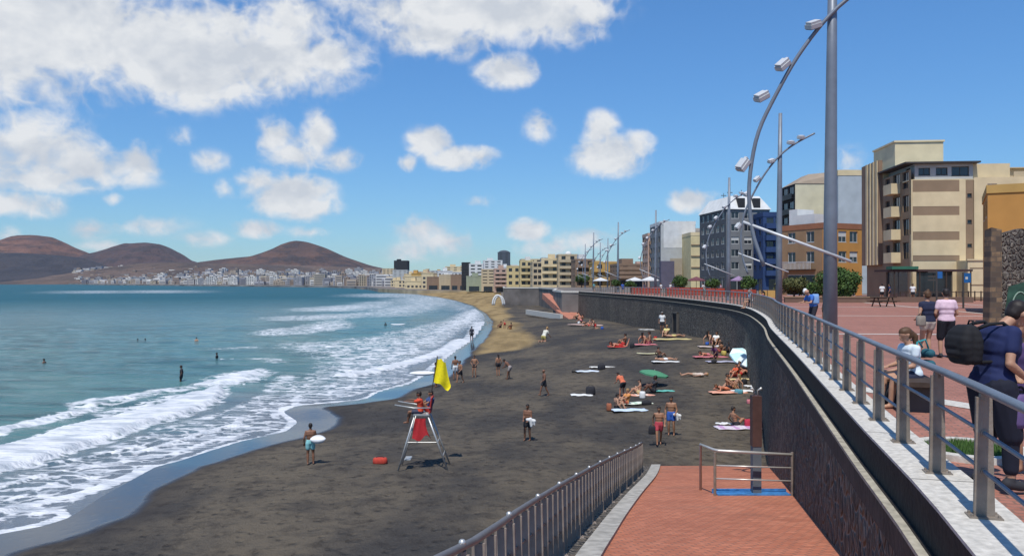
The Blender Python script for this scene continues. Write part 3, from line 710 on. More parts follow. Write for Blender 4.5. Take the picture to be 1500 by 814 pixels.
hill('low_hill', '', [(90,408),(130,397),(165,391),(200,386),(260,384),(330,386),(420,388),(520,391),(580,395),(700,403),(900,410)], 2500, 420, hillmat('town_slope_ground', (.10,.068,.052), (.14,.095,.072), (.06,.047,.042)), 5, .05)

# ------------------------------------------------------------------ far town across the bay
def plain_block(w, d, h, m, rf, seed):
    r = random.Random(seed); mb = MB(); mb.box(-w/2, -d/2, -25, w/2, d/2, h, 0)
    mb.box(-w/2, -d/2, h, w/2, d/2, h+.8, 1)
    if r.random() < .6: mb.box(-w*.2, -d*.2, h+.8, w*.15, d*.2, h+3.4, 0)
    n = int(h//3)
    for k in range(n):
        z = 1+k*3.1
        for j in range(int(w//4)): 
            xx = -w/2+1+j*4
            if r.random() < .88: mb.box(xx, -d/2-.15, z, xx+2.1, -d/2+.1, z+1.6, 2)
    return mb.mesh('far_block', [m, rf, DGLASS])
FC = [(.62,.60,.57),(.52,.49,.45),(.40,.33,.26),(.62,.60,.56),(.30,.22,.17),(.42,.36,.27),(.22,.22,.25),(.33,.33,.35)]
fmesh = [plain_block(12+4*(k % 4), 12, 9+3*(k % 5)+(6 if k % 7 == 0 else 0), mat('far_wall_%d' % (k % 8), FC[k % 8], .9, 0, .12, .05), mat('far_roof', (.35,.31,.27), .9), k) for k in range(16)]
cnt = 0
def far_town(n, x0, x1, D0, D1, zf, label, grp, seed, smin=.8, smax=1.4, pick=None):
    r = random.Random(seed)
    for k in range(n):
        px = r.uniform(x0, x1); t = r.random(); D = D0(px)+(D1-D0(px))*t
        o = link('town_house', r.choice(pick or fmesh), None, (X_(px, D), D, zf(px, D)), r.uniform(-.35, .35))
        s = r.uniform(smin, smax); o.scale = (s, s, s)
        tag(o, label, 'building', grp)
def cd(px):       # distance of the far coast at a photo column
    pts = [(-60,2700),(0,2400),(100,2130),(170,1930),(300,1360),(400,1200),(480,1060),(560,810),(600,700)]
    return float(np.interp(px, [p[0] for p in pts], [p[1] for p in pts]))
lo = fmesh[0:5]+fmesh[5:8]
far_town(100, 290, 566, lambda p: cd(p)+15, 1420, lambda p, D: FLOOR2, 'pale apartment block in the dense waterfront rows across the bay', 'waterfront blocks across the bay', 11, .42, .78)
far_town(75, 118, 330, lambda p: cd(p)+20, 2300, lambda p, D: FLOOR2+max(0, (D-1700))*.006, 'low cream house on the far shore below the twin hills', 'low houses on the far shore', 12, .5, .8, lo)
far_town(80, 330, 575, lambda p: 1500, 2150, lambda p, D: FLOOR2+(D-1420)*.035, 'white house on the town slope below the brown hill', 'white houses on the slope below the hill', 13, .5, .85, lo)
far_town(28, 170, 330, lambda p: 2150, 2500, lambda p, D: FLOOR2+(D-2100)*.10, 'small white house high on the saddle between the hills', 'small houses on the saddle', 14, .7, 1.0, lo)
# the rest of the town, past three hundred houses, as one mass
r = random.Random(77); mb = MB()
TW = [mat('far_wall_%d' % k, FC[k]) for k in range(8)]
for k in range(2900):
    px = r.choice((r.uniform(290, 572), r.uniform(105, 340), r.uniform(110, 572), r.uniform(330, 572))); D = cd(px)+r.uniform(8, 1)**1; t = r.random()
    D = cd(px)+12+t*((2250 if px > 300 else 2500)-cd(px)); z = FLOOR2+max(0, D-max(1420, cd(px)))*(.026 if px > 300 else .010)+max(0, D-2120)*.09*(px < 330)
    s_ = r.uniform(.6, 1.1); w = r.uniform(7, 17)*s_; h = r.uniform(5, 13)*s_*(1.15 if D < 1400 else 1); x = X_(px, D); m_ = r.randrange(8)
    mb.box(x, D, z-12, x+w, D+12, z+h, m_)
    for q in range(int(h//3)): mb.box(x+.8, D-.2, z+1+q*3, x+w-.8, D-.02, z+2.3+q*3, 8)
tag(link('distant_town', mb.mesh('distant_town', TW+[mat('far_window_band', (.13,.13,.14), .6)])), 'dense mass of small pale houses filling the isthmus below the hills', 'town', None, 'stuff')

# ------------------------------------------------------------------ buildings with real openings
_winc = {}
def window_mesh(w, h, fm, style=0):
    k = (round(w, 2), round(h, 2), fm.name, style)
    if k in _winc: return _winc[k]
    fr = MB(); t = .07 if w < 2.5 else .09; d = .06
    fr.box(0,0,0,t,d,h); fr.box(w-t,0,0,w,d,h); fr.box(t,0,0,w-t,d,t); fr.box(t,0,h-t,w-t,d,h)
    if w > .9: fr.box(w/2-t/2,.005,t,w/2+t/2,d-.005,h-t)
    fr.box(-.03,-.12,-.05,w+.03,-.001,0)
    if style == 1: fr.box(t,.004,h*.5,w-t,d-.02,h-t)             # half-lowered blind
    pn = MB(); pn.add([(0,.035,0),(w,.035,0),(w,.035,h),(0,.035,h)], [(0,1,2,3)])
    _winc[k] = (fr.mesh('window', fm), pn.mesh('pane', DGLASS)); return _winc[k]
def panel(mb, o, u, Wd, H, holes, dep=.18, mi=0):
    """vertical wall in direction u from o with rectangular openings; reveals go inward (left of u is outside... n = (u.y,-u.x))"""
    ux, uy = u; ix, iy = -uy, ux                                  # inward
    us = sorted({0, Wd, *[a for h in holes for a in (h[0], h[2])]}); vs = sorted({0, H, *[a for h in holes for a in (h[1], h[3])]})
    def pt(a, b, d=0): return (o[0]+ux*a+ix*d, o[1]+uy*a+iy*d, o[2]+b)
    for a, b in zip(us[:-1], us[1:]):
        for c_, d_ in zip(vs[:-1], vs[1:]):
            m1, m2 = (a+b)/2, (c_+d_)/2
            if any(h[0] < m1 < h[2] and h[1] < m2 < h[3] for h in holes): continue
            mb.add([pt(a, c_), pt(b, c_), pt(b, d_), pt(a, d_)], [(0,1,2,3)], mi)
    for a, c_, b, d_ in holes:
        mb.add([pt(a,c_), pt(b,c_), pt(b,d_), pt(a,d_), pt(a,c_,dep), pt(b,c_,dep), pt(b,d_,dep), pt(a,d_,dep)], [(0,4,5,1),(1,5,6,2),(2,6,7,3),(3,7,4,0)], mi)
def building(name, label, x, y, rot, Wd, Dp, H, wallm, cf=4, cs=3, nf=4, gf=3.4, ww=1.3, wh=1.35, fm=None, balc=None, group=None, roofm=None, shop=True,
             z=FLOOR, cat='building', sill=.95, mf=1.0, railm=None, detail=True, sidem=None, skip=(), parapet=.9, balc_side=False):
    fm = fm or FRAMED; roofm = roofm or wallm
    root = thing(name, label, cat, (x, y, z), rot, group); mb = MB(); wins = []
    fh = (H-gf)/max(nf, 1)
    def holes(Wd_, c_, side):
        hs = []
        if c_ == 0: return hs
        sp = (Wd_-2*mf*.5)/c_
        for k in range(nf):
            for j in range(c_):
                if (side, k, j) in skip: continue
                cx = mf*.5+sp*(j+.5); z0 = gf+fh*k+sill*(.25 if (balc == 'full' and side == 'f') else 1)
                wh_ = wh+(.7*sill if (balc == 'full' and side == 'f') else 0)
                w2 = min(ww, sp*.8)/2; hs.append((cx-w2, z0, cx+w2, min(z0+wh_, gf+fh*(k+1)-.25)))
        if shop:
            ns = max(1, int(Wd_//4.5)); s2 = Wd_/ns
            for j in range(ns): hs.append((s2*(j+.5)-s2*.33, .05, s2*(j+.5)+s2*.33, gf-.7))
        return hs
    hf = holes(Wd, cf, 'f'); hs_ = holes(Dp, cs, 's')
    panel(mb, (0,0,0), (1,0), Wd, H, hf); 
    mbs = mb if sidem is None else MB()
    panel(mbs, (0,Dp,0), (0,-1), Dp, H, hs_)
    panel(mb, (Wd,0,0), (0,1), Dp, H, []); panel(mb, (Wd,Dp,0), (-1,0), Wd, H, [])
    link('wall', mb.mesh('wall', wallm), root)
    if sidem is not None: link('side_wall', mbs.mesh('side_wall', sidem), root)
    rf = MB(); p = parapet
    rf.add([(0,0,H-.01),(Wd,0,H-.01),(Wd,Dp,H-.01),(0,Dp,H-.01)], [(0,1,2,3)])
    rf.box(-.06,-.06,H+.0,Wd+.06,.2,H+p); rf.box(-.06,.2,H,.2,Dp-.2,H+p); rf.box(Wd-.2,.2,H,Wd+.06,Dp-.2,H+p); rf.box(-.06,Dp-.2,H,Wd+.06,Dp+.06,H+p)
    link('roof', rf.mesh('roof', roofm), root)
    for idx, (a, c_, b, d_) in enumerate(hf):
        f_, p_ = window_mesh(b-a, d_-c_, fm, 1 if (detail and random.random() < .25) else 0); w_ = link('window', f_, root, (a, .11, c_)); link('pane', p_, w_)
    for a, c_, b, d_ in hs_:
        f_, p_ = window_mesh(b-a, d_-c_, fm, 0); w_ = link('window', f_, root, (.11, Dp-a, c_), -math.pi/2); link('pane', p_, w_)
    if balc:
        rm = railm or wallm
        sides = [('f', Wd)] + ([('s', Dp)] if balc_side else [])
        for sd_, wd in sides:
            for k in range(nf):
                b_ = MB(); zz_ = gf+fh*k
                b_.box(.35,-1.1,zz_-.12,wd-.35,-.001,zz_); 
                if balc == 'full' or balc == 'solid': b_.box(.35,-1.1,zz_,wd-.35,-1.0,zz_+.95); b_.box(.35,-1.0,zz_,.45,-.001,zz_+.95); b_.box(wd-.45,-1.0,zz_,wd-.35,-.001,zz_+.95)
                o = link('balcony', b_.mesh('balcony', rm), root)
                if sd_ == 's': o.location = (0, Dp, 0); o.rotation_euler = (0, 0, -math.pi/2)
    return root
def W_(n, c, **k): return mat('render_'+n, c, .88, 0, .10, .6, .06, 6, .25, **k)
CREAM = W_('cream', (.64,.52,.32)); BEIGE = W_('beige', (.50,.40,.26)); OCHRE = W_('ochre', (.50,.31,.10)); YEL = W_('yellow', (.56,.45,.24)); WHT = W_('white', (.62,.62,.60))
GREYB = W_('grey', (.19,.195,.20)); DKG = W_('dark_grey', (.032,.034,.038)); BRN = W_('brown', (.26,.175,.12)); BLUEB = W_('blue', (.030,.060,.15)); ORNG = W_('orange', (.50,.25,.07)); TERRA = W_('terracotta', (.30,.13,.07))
PBL = W_('pale_blue', (.40,.44,.46)); PINK = W_('pink', (.48,.33,.26)); CRM2 = W_('cream_gable', (.62,.57,.40)); GRN = W_('sage', (.30,.33,.24)); LGR = W_('light_grey', (.42,.43,.42)); BAND2 = W_('brown_band', (.27,.19,.12))

# the big beige apartment building on the right
D0 = 86.0; bx = X_(1335, D0)
g = MG('banded_render', .88); s_ = g.n('ShaderNodeSeparateXYZ'); g.l(g.tc, s_.inputs[0])
root = thing('apartment_building', 'large beige apartment building with brown bands and a roof box behind the plaza', 'building', (bx, D0, FLOOR), -.10)
H = 12.6
# front wall: real bands
mb = MB(); mb2 = MB(); pw = 4.9
bands = [(4.15,4.72,1),(4.72,6.35,0),(6.35,7.25,1),(7.25,9.0,0),(9.0,9.95,1),(9.95,11.5,0),(11.5,12.75,1)]
for a, b, k in bands: (mb2 if k else mb).box(.15, -.03 if k else -.05, a+.002, pw, .4, b-.002)
mb.box(0,.0,0,.15,.4,12.75); mb.box(pw,.0,0,5.55,.4,12.75); 
panel(mb, (6.4,0,0), (1,0), 5.8, 13.0, [(1.35,4.6,2.3,6.0),(1.35,6.2,2.3,8.6),(1.35,8.9,2.3,11.0),(1.35,11.2,2.3,12.3)])
panel(mb, (0,0,0), (1,0), 5.5, 4.15, [(.5,.1,4.2,3.0)], .3)
mb.box(12.2,.01,0,15,.4,13.0)
panel(mb2, (5.55,.08,0), (1,0), .85, 12.75, [(.2,5.6,.65,5.95),(.2,8.1,.65,8.5),(.2,10.9,.65,11.3)])
mb.box(0,.42,12.76,15,14,12.9)
panel(mb, (15,0,0), (0,1), 14, 13, []); panel(mb, (15,14,0), (-1,0), 15, 13, [])
link('wall', mb.mesh('wall', CREAM), root); link('brown_band', mb2.mesh('brown_band', BAND2), root)
for a, c_, w_, h_ in [(7.75,4.6,.95,1.4),(7.75,6.2,.95,2.4),(7.75,8.9,.95,2.1),(7.75,11.2,.95,1.1)]:
    f_, p_ = window_mesh(w_, h_, FRAMEW, 1); q = link('window', f_, root, (a,.11,c_)); link('pane', p_, q)
for c_ in (5.6,8.1,10.9):
    f_, p_ = window_mesh(.45, .4, FRAMED); q = link('window', f_, root, (5.75,.18,c_)); link('pane', p_, q)
f_, p_ = window_mesh(3.7, 2.9, FRAMED); q = link('window', f_, root, (.5,.2,.1)); link('pane', p_, q)
# left (sea) side: windows, stacked balconies, striped stair tower
mb = MB(); hs_ = []
for k in range(4):
    z0 = 4.3+k*2.55; hs_ += [(.7,z0+.1,2.4,z0+1.9),(3.2,z0-.1,5.2,z0+2.0),(6.2,z0+.1,7.6,z0+1.8)]
hsx = [(14-b, c_, 14-a, d_) for a, c_, b, d_ in hs_]+[(14-7.5,.1,14-1.0,3.2)]
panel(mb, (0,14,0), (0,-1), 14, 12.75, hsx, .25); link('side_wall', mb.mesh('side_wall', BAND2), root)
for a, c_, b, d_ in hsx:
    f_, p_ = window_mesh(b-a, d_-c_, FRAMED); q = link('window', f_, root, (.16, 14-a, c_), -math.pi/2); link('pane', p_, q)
for k in range(4):
    z0 = 4.15+k*2.55; b_ = MB(); b_.box(-1.0,3.0,z0-.15,-.002,5.4,z0); b_.box(-1.0,3.0,z0,-.88,5.4,z0+1.0); b_.box(-.88,3.0,z0,-.002,3.12,z0+1.0); b_.box(-.88,5.28,z0,-.002,5.4,z0+1.0)
    link('balcony', b_.mesh('balcony', CREAM), root)
mb = MB(); mb.box(-.45,8.6,3.9,3.0,14.5,16.2); link('stair_tower', mb.mesh('stair_tower', BRN), root)
mb = MB()
for k in range(4): mb.box(-.55, 8.8+k*1.15, 3.9, -.452, 9.35+k*1.15, 16.2)
for k in range(2): mb.box(-.35+k*1.3+.4, 8.5, 3.9, .35+k*1.3+.4, 8.598, 16.2)
link('tower_stripe', mb.mesh('tower_stripe', CREAM), root)
mb = MB(); panel(mb, (.7,.9,12.9), (1,0), 6.0, 1.7, [(.4,.5,1.6,1.3),(2.2,.5,3.4,1.3),(3.8,.4,5.6,1.4)], .15); panel(mb, (.7,8.5,12.9), (0,-1), 7.6, 1.7, [(5.2,.3,6.4,1.5)], .15); panel(mb, (6.7,.9,12.9), (0,1), 7.6, 1.7, [])
link('attic', mb.mesh('attic', LGR), root)
for a, w_, h_ in ((.4,1.2,.8),(2.2,1.2,.8),(3.8,1.8,1.0)):
    f_, p_ = window_mesh(w_, h_, FRAMED); q = link('window', f_, root, (.7+a,1.0,13.4 if a < 3 else 13.3)); link('pane', p_, q)
f_, p_ = window_mesh(1.2, 1.2, FRAMED); q = link('window', f_, root, (.8,3.3,13.2), -math.pi/2); link('pane', p_, q)
mb = MB(); mb.box(-.5,.2,14.6,7.2,8.8,14.78); link('roof', mb.mesh('roof', mat('dark_roof_edge', (.05,.045,.045))), root)
mb = MB(); mb.box(.0,4.6,14.78,5.2,11.5,17.6); mb.box(-.12,4.48,17.6,5.32,11.6,17.8); link('roof_box', mb.mesh('roof_box', W_('pale_cream', (.70,.60,.38))), root)
mb = MB(); mb.box(6.72,1.2,12.9,10.6,8,14.6); link('roof_room', mb.mesh('roof_room', CREAM), root)
mb = MB(); mb.box(10.9,1,12.9,14.6,1.15,13.7); mb.box(10.9,4,12.9,14,8,14.4); mb.box(10.5,3.6,14.4,14.4,8.3,14.5); link('roof_terrace', mb.mesh('roof_terrace', BEIGE), root)
# podium on the right
mb = MB(); panel(mb, (4.6,-2.6,0), (1,0), 8.2, 4.1, []); panel(mb, (4.6,0,0), (0,-1), 2.6, 4.1, []); mb.add([(4.6,-2.6,4.1),(12.8,-2.6,4.1),(12.8,0,4.1),(4.6,0,4.1)], [(0,1,2,3)]); panel(mb, (12.8,-2.6,0), (0,1), 2.6, 4.1, [])
mb.box(4.5,-2.7,4.1,12.9,-2.5,4.25); link('podium', mb.mesh('podium', CREAM), root)
mb = MB(); mb.box(4.55,-2.66,0,12.85,-2.605,.35); mb.box(4.8,-2.64,1.55,9.6,-2.605,1.65); mb.box(4.8,-2.64,3.3,9.0,-2.605,3.38); link('trim', mb.mesh('trim', BAND2), root)
# café canopy
root = thing('cafe_canopy', 'dark flat cafe canopy on thin posts at the foot of the beige building', 'canopy', (bx-4.6, D0-5.6, FLOOR), -.04)
mb = MB(); mb.box(0,0,2.95,7.8,4.6,3.15); link('canopy_roof', mb.mesh('canopy_roof', mat('dark_red_canopy', (.055,.03,.028), .8)), root)
mb = MB(); mb.box(-.2,-.2,3.16,2.4,1.2,3.45); link('awning', mb.mesh('awning', mat('green_awning', (.03,.13,.08), .8)), root)
for px_ in (.1,2.6,5.2,7.6): mb = MB(); mb.box(px_,.05,0,px_+.1,.15,2.95); link('post', mb.mesh('post', WOODD), root)
root = thing('terrace_fence', 'dark low slatted fence round the cafe terrace', 'fence', (bx-4.4, D0-6.6, FLOOR), -.04)
mb = MB(); mb.box(0,0,.85,15,.06,.92); mb.box(0,0,.1,15,.06,.18)
link('rail', mb.mesh('rail', WOODD), root)
for k in range(26): mb = MB(); mb.box(k*.6,-.02,0,k*.6+.08,.08,1.0); link('post', mb.mesh('post', WOODD), root)

# orange building and stone ruin at the right edge
building('orange_house', 'orange plastered house at the right edge above the stone ruin', X_(1447,48), 48, -.50, 9, 8, 6.9+.3, ORNG, 2, 2, 2, 2.8, 1.2, 1.2, FRAMEW, None, shop=False, roofm=OCHRE, parapet=.5)
root = thing('stone_ruin', 'ruined dark rubble wall with green graffiti at the right edge', 'wall', (X_(1446,38), 38, FLOOR), -.05)
og = MG('ruin_edge_stone', .9); ov = og.map(og.tc, (1,1,1), rot=(PI_2,0,0)); ob_ = og.n('ShaderNodeTexBrick'); og.l(ov, ob_.inputs['Vector'])
ob_.inputs['Scale'].default_value = 1; ob_.inputs['Brick Width'].default_value = .42; ob_.inputs['Row Height'].default_value = .24; ob_.inputs['Mortar Size'].default_value = .02; ob_.inputs['Color1'].default_value = (.26,.17,.09,1); ob_.inputs['Color2'].default_value = (.05,.04,.035,1); ob_.inputs['Mortar'].default_value = (.10,.08,.06,1)
og.col(og.mix(og.mr(og.noise(og.tc, 4, 5, .6), .4, .65, 0, .6), ob_.outputs['Color'], (.09,.065,.05))); og.nrm(og.bump(ob_.outputs['Fac'], -.8, .04)); OS = og.m
mb = MB(); mb.add([(.1,0,0),(.7,0,0),(.68,0,4.4),(.2,0,4.5),(.1,.6,0),(.7,.6,0),(.68,.6,4.3),(.2,.6,4.4)], [(0,1,2,3),(5,4,7,6),(4,0,3,7),(3,2,6,7),(1,5,6,2)]); link('quoin', mb.mesh('quoin', OS), root)
DKR = STONE; DKR0 = mat('dark_ruin_stone', (.030,.026,.028), .9, 0, .5, .7, .9, 4, col2=(.085,.07,.065))
mb = MB(); tops = [4.5,4.75,4.6,4.9,4.85,5.1,5.0,5.2,5.15]
for k in range(8):
    x0, x1 = .70+k*.9, .70+(k+1)*.9
    mb.add([(x0,.06,0),(x1,.06,0),(x1,.06,tops[k+1]-.3),(x0,.06,tops[k]-.3),(x0,.6,0),(x1,.6,0),(x1,.6,tops[k+1]-.3),(x0,.6,tops[k]-.3)], [(0,1,2,3),(3,2,6,7),(5,4,7,6)])
link('wall', mb.mesh('wall', DKR), root)
mb = MB(); mb.add([(.78,.052,0),(3.6,.052,0),(3.6,.052,1.9),(2.2,.052,2.05),(1.0,.052,1.7)], [(0,1,2,3,4)])
gp = link('graffiti', mb.mesh('graffiti', mat('dark_green_paint', (.025,.07,.045), .6, 0, .5, 2)), root)
mb = MB(); LW = mat('pale_green_paint', (.22,.32,.24), .6)
for cx, r0, r1 in ((1.55,.42,1.0),(2.35,.36,.85)):
    mb.tube([(cx+r0*math.cos(a), .045, .45+r1*math.sin(a)) for a in np.linspace(-.3, 3.3, 16)], .035, 6)
    mb.tube([(cx+r0*.45*math.cos(a), .045, .4+r1*.6*math.sin(a)) for a in np.linspace(0, 3.1, 12)], .025, 6)
link('graffiti_line', mb.mesh('graffiti_line', LW), gp)

# street of buildings, near to far
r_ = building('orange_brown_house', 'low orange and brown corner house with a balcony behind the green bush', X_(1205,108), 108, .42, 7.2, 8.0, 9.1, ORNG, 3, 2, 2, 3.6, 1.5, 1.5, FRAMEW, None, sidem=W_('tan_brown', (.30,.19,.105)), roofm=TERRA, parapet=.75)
mb = MB(); mb.box(-1.0,1.2,3.5,-.002,7.0,3.62); link('balcony', mb.mesh('balcony', WOODD), r_)
mb = MB()
for k in range(24): mb.box(-1.0,1.2+k*.245,3.62,-.95,1.26+k*.245,4.6)
mb.box(-1.02,1.2,4.6,-.93,7.0,4.66); link('balcony_rail', mb.mesh('balcony_rail', FRAMEW), r_)
mb = MB(); mb.box(.6,2,9.2,4.6,6,11.2); mb.box(1.5,6.2,9.2,4.6,7.8,12.2); link('roof_room', mb.mesh('roof_room', WHT), r_)
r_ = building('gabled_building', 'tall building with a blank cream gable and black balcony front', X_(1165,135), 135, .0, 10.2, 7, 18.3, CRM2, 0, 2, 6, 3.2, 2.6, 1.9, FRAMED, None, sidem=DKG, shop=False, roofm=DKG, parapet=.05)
mb = MB(); mb.add([(0,0,18.36),(10.2,0,18.36),(10.2,7,18.36),(0,7,18.36),(3.0,2,20.2),(10.2,1,20.8),(10.2,6,20.8),(3.0,5.5,20.2)], [(0,1,5,4),(1,2,6,5),(2,3,7,6),(3,0,4,7),(4,5,6,7)])
link('attic_roof', mb.mesh('attic_roof', W_('tan_roof', (.30,.24,.18))), r_)
for k in range(6):
    b_ = MB(); b_.box(-.5,.4,3.4+k*2.5,-.002,6.6,3.5+k*2.5); b_.box(-.5,.4,3.5+k*2.5,-.45,6.6,4.3+k*2.5); link('balcony', b_.mesh('balcony', mat('smoked_glass', (.012,.013,.015), .5)), r_)
building('pale_blue_building', 'pale blue grey rendered block behind the orange brown house', X_(1228,128), 128, 0, 5.0, 3, 18.8, PBL, 0, 0, 5, shop=False, roofm=CREAM)
building('blue_building', 'narrow dark blue building between the grey block and the cream gable', X_(1118,164), 164, 0, 6.5, 18, 15.2, BLUEB, 3, 5, 5, 3.2, 1.5, 1.2, mat('blue_frame', (.03,.06,.13), .6), 'solid', roofm=BLUEB, railm=BLUEB)
# grey corner block with white mansard
gb = building('grey_corner_building', 'grey six storey corner block with a white mansard roof', X_(1064,170), 170, .12, 9.6, 16, 17.0, GREYB, 3, 5, 5, 3.6, 1.7, 1.7, FRAMEW, None, sidem=W_('grey_in_shade', (.09,.095,.105)), roofm=GREYB, parapet=.2)  # side wall is a darker grey that paints in its shade
mb = MB(); mb.add([(-.3,-.3,17.22),(9.9,-.3,17.22),(9.9,16.3,17.22),(-.3,16.3,17.22),(1.6,1.6,20.2),(8.0,1.6,20.2),(8.0,14,20.2),(1.6,14,20.2)], [(0,1,5,4),(1,2,6,5),(2,3,7,6),(3,0,4,7),(4,5,6,7)])
mr_ = link('mansard_roof', mb.mesh('mansard_roof', WHT), gb)
for xx in (2.6,6.0):
    mb = MB(); mb.box(xx,-.1,17.5,xx+1.5,1.9,19.6); link('dormer', mb.mesh('dormer', DKG), mr_)
mb = MB(); 
for xx, yy in ((2,3),(4.4,2.5),(6.8,5),(3,9)): mb.tube([(xx,yy,20.2),(xx,yy,21.6)], .06, 5); mb.box(xx-.6,yy-.05,21.0,xx+.6,yy+.05,21.15)
link('antenna', mb.mesh('antenna', FRAMED), gb)
# pale building with blank gable; yellow stair block
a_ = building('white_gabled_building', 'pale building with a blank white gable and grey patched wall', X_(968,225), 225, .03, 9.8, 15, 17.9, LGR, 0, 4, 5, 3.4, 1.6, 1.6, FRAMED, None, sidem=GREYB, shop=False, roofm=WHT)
mb = MB(); mb.box(.8,-.06,11.3,9.7,-.003,17.9); link('white_gable', mb.mesh('white_gable', WHT), a_)
mb = MB(); mb.box(2.6,-.05,3.3,6.6,-.003,8.4); link('tan_patch', mb.mesh('tan_patch', W_('tan', (.36,.31,.24))), a_)
mb = MB(); mb.box(-.4,-2.2,0,3.3,-.004,7.6); link('purple_annex', mb.mesh('purple_annex', W_('purple_grey', (.11,.10,.14))), a_)
mb = MB(); mb.box(3.6,-4,2.9,9.6,-.01,3.1); link('shop_canopy', mb.mesh('shop_canopy', WOODD), a_)
c_ = building('pink_fronted_building', 'narrow building with stacked pink balconies at the end of the street', X_(949,240), 240, 0, 3.6, 10, 15.5, PINK, 1, 3, 5, 3, 2.2, 1.4, FRAMED, 'solid', roofm=PINK, railm=BRN)
d_ = building('yellow_stair_building', 'cream yellow block with dark diagonal outside stairs', X_(1012,215), 215, .02, 4.9, 14, 14.2, W_('pale_yellow', (.60,.50,.28)), 0, 0, 4, shop=False, roofm=CREAM)
mb = MB()
for k in range(4): mb.box(.05,-.25,2.6+k*3,3.0,-.003,2.85+k*3)
mb.box(2.8,-.2,0,3.0,-.003,13.5)
for k in range(4): mb.add([(3.0,-.22,2.2+k*2.9),(4.85,-.22,3.9+k*2.9),(4.85,-.22,4.2+k*2.9),(3.0,-.22,2.5+k*2.9),(3.0,-.004,2.2+k*2.9),(4.85,-.004,3.9+k*2.9),(4.85,-.004,4.2+k*2.9),(3.0,-.004,2.5+k*2.9)], [(0,1,2,3),(3,2,6,7),(4,0,3,7),(1,5,6,2),(0,4,5,1)])
link('outside_stair', mb.mesh('outside_stair', BAND2), d_)
building('upper_cream_block', 'flat pale cream block rising behind the yellow stair building', X_(1008,235), 235, 0, 6.5, 10, 16.6, W_('rose_cream', (.46,.40,.34)), 0, 0, 4, shop=False)

# mid distance seafront
MID = [ # px0, px1, top y, D, wall, name, label, floors, balc, base z offset
 (905,948,386,262,BRN,'low brown cafe building with wide flat canopies beside the far lamps',3,'solid'), (868,908,383,276,OCHRE,'ochre house with a red tiled look behind the distant lamps',3,'solid'),
 (843,872,379,292,BRN,'brown red terraced building beside the beige stepped hotel',4,'full'), (818,846,372,315,BEIGE,'tallest beige terraced building with white rooftop dome',5,'full'),
 (793,820,378,325,CREAM,'cream stepped building left of the beige terraced one',4,'full'), (780,795,383,350,BEIGE,'narrow beige building right of the bright yellow one',4,None),
 (762,781,381,365,YEL,'bright yellow building in the middle of the distant seafront',4,'solid'), (742,763,389,380,YEL,'lower yellow building beside the bright yellow one',3,None),
 (724,743,393,400,PINK,'pinkish arcaded building right of the pale beige one',4,'full'), (705,725,394,430,BEIGE,'pale beige arcaded building on the golden beach front',4,'full'),
 (687,708,386,470,WHT,'white building with dark stripe windows above the golden beach',5,'solid'), (677,689,384,480,DKG,'narrow black tower beside the striped white building',6,None),
 (683,706,404,440,GRN,'low grey green building in front of the striped white one',3,None), (660,684,402,505,BRN,'brown balconied block next to the black narrow tower',4,'full'),
 (643,662,402,520,BEIGE,'beige block with brown balconies above the golden sand',4,'full'), (625,644,405,530,BRN,'brown beige low block at the left end of the balcony row',3,'full'),
 (652,682,390,640,CREAM,'wide cream building rising behind the brown balcony blocks',7,None), (605,619,407,600,WHT,'small white house at the left end of the golden beach',3,None),
 (596,612,399,760,GREYB,'greyish building left of the small white beach house',6,None), (575,597,395,820,LGR,'pale grey slab building below the dark tower block',8,None),
 (577,597,381.5,930,DKG,'dark slab tower rising left of the seafront',14,None), (560,577,393,900,BEIGE,'grey beige block left of the dark slab tower',8,None),
 (708,736,381,600,WHT,'white stepped building behind the pink arcaded one',8,None), (729,747,369,780,W_('slate',(.075,.09,.11)),'dark rounded tower rising over the middle of the seafront',16,None),
 (613,630,398,700,PINK,'faded pink building behind the small white house',6,None), (630,652,396,690,LGR,'pale grey building between pink and cream blocks',6,None),
 (742,765,391,560,PINK,'dusty pink block behind the lower yellow building',6,None), (764,795,379,520,CREAM,'pale cream block behind the bright yellow building',7,None),
 (795,830,377,480,PBL,'bluish block behind the cream stepped building',6,None), (845,880,381,400,CREAM,'cream flat roofed block behind the brown red terraces',5,None), (880,915,387,380,BEIGE,'beige flat roofed block behind the ochre house',4,None),
 (912,950,390,340,PINK,'pink flat roofed block behind the low brown cafe',3,None)]
for k, (p0, p1, ty, D, wm, lb, fl, bal) in enumerate(MID):
    ZF = FLOOR2 if D > 268 else FLOOR; H = Z_(ty, D)-ZF-.6; wd = (p1-p0)*D/F; gf = 3.0
    far = D > 425
    if far: bal = None; gf = 3.4
    r_ = building('seafront_building', lb, X_(p0, D), D, random.uniform(-.06, .1), wd, 12 if not far else 14, H, wm, max(2, int(wd/(3.6 if not far else 4.2))), 3, fl+(1 if far else 0), gf, 2.4 if far else 1.6, 1.6 if far else 1.5, FRAMED, bal, roofm=wm, shop=True, mf=.6, detail=False, parapet=.6, z=ZF)
    if k % 2 == 0:
        mb = MB(); q = random.uniform(.15, .45); mb.box(wd*q, 2, H+.0, wd*q+min(4.5, wd*.4), 6, H+2.3); link('roof_room', mb.mesh('roof_room', WHT if k % 4 else wm), r_)
    if 'dome' in lb:
        mb = MB(); mb.sphere((wd*.55, 3, H+.6), (1.3,1.3,1.2), 12, 8); link('dome', mb.mesh('dome', WHT, True), r_)
    if 'rounded' in lb:
        mb = MB(); mb.sphere((wd*.5, 6, H), (wd*.47,5,2.6), 14, 8); link('rounded_top', mb.mesh('rounded_top', wm, True), r_)
r9 = random.Random(31)
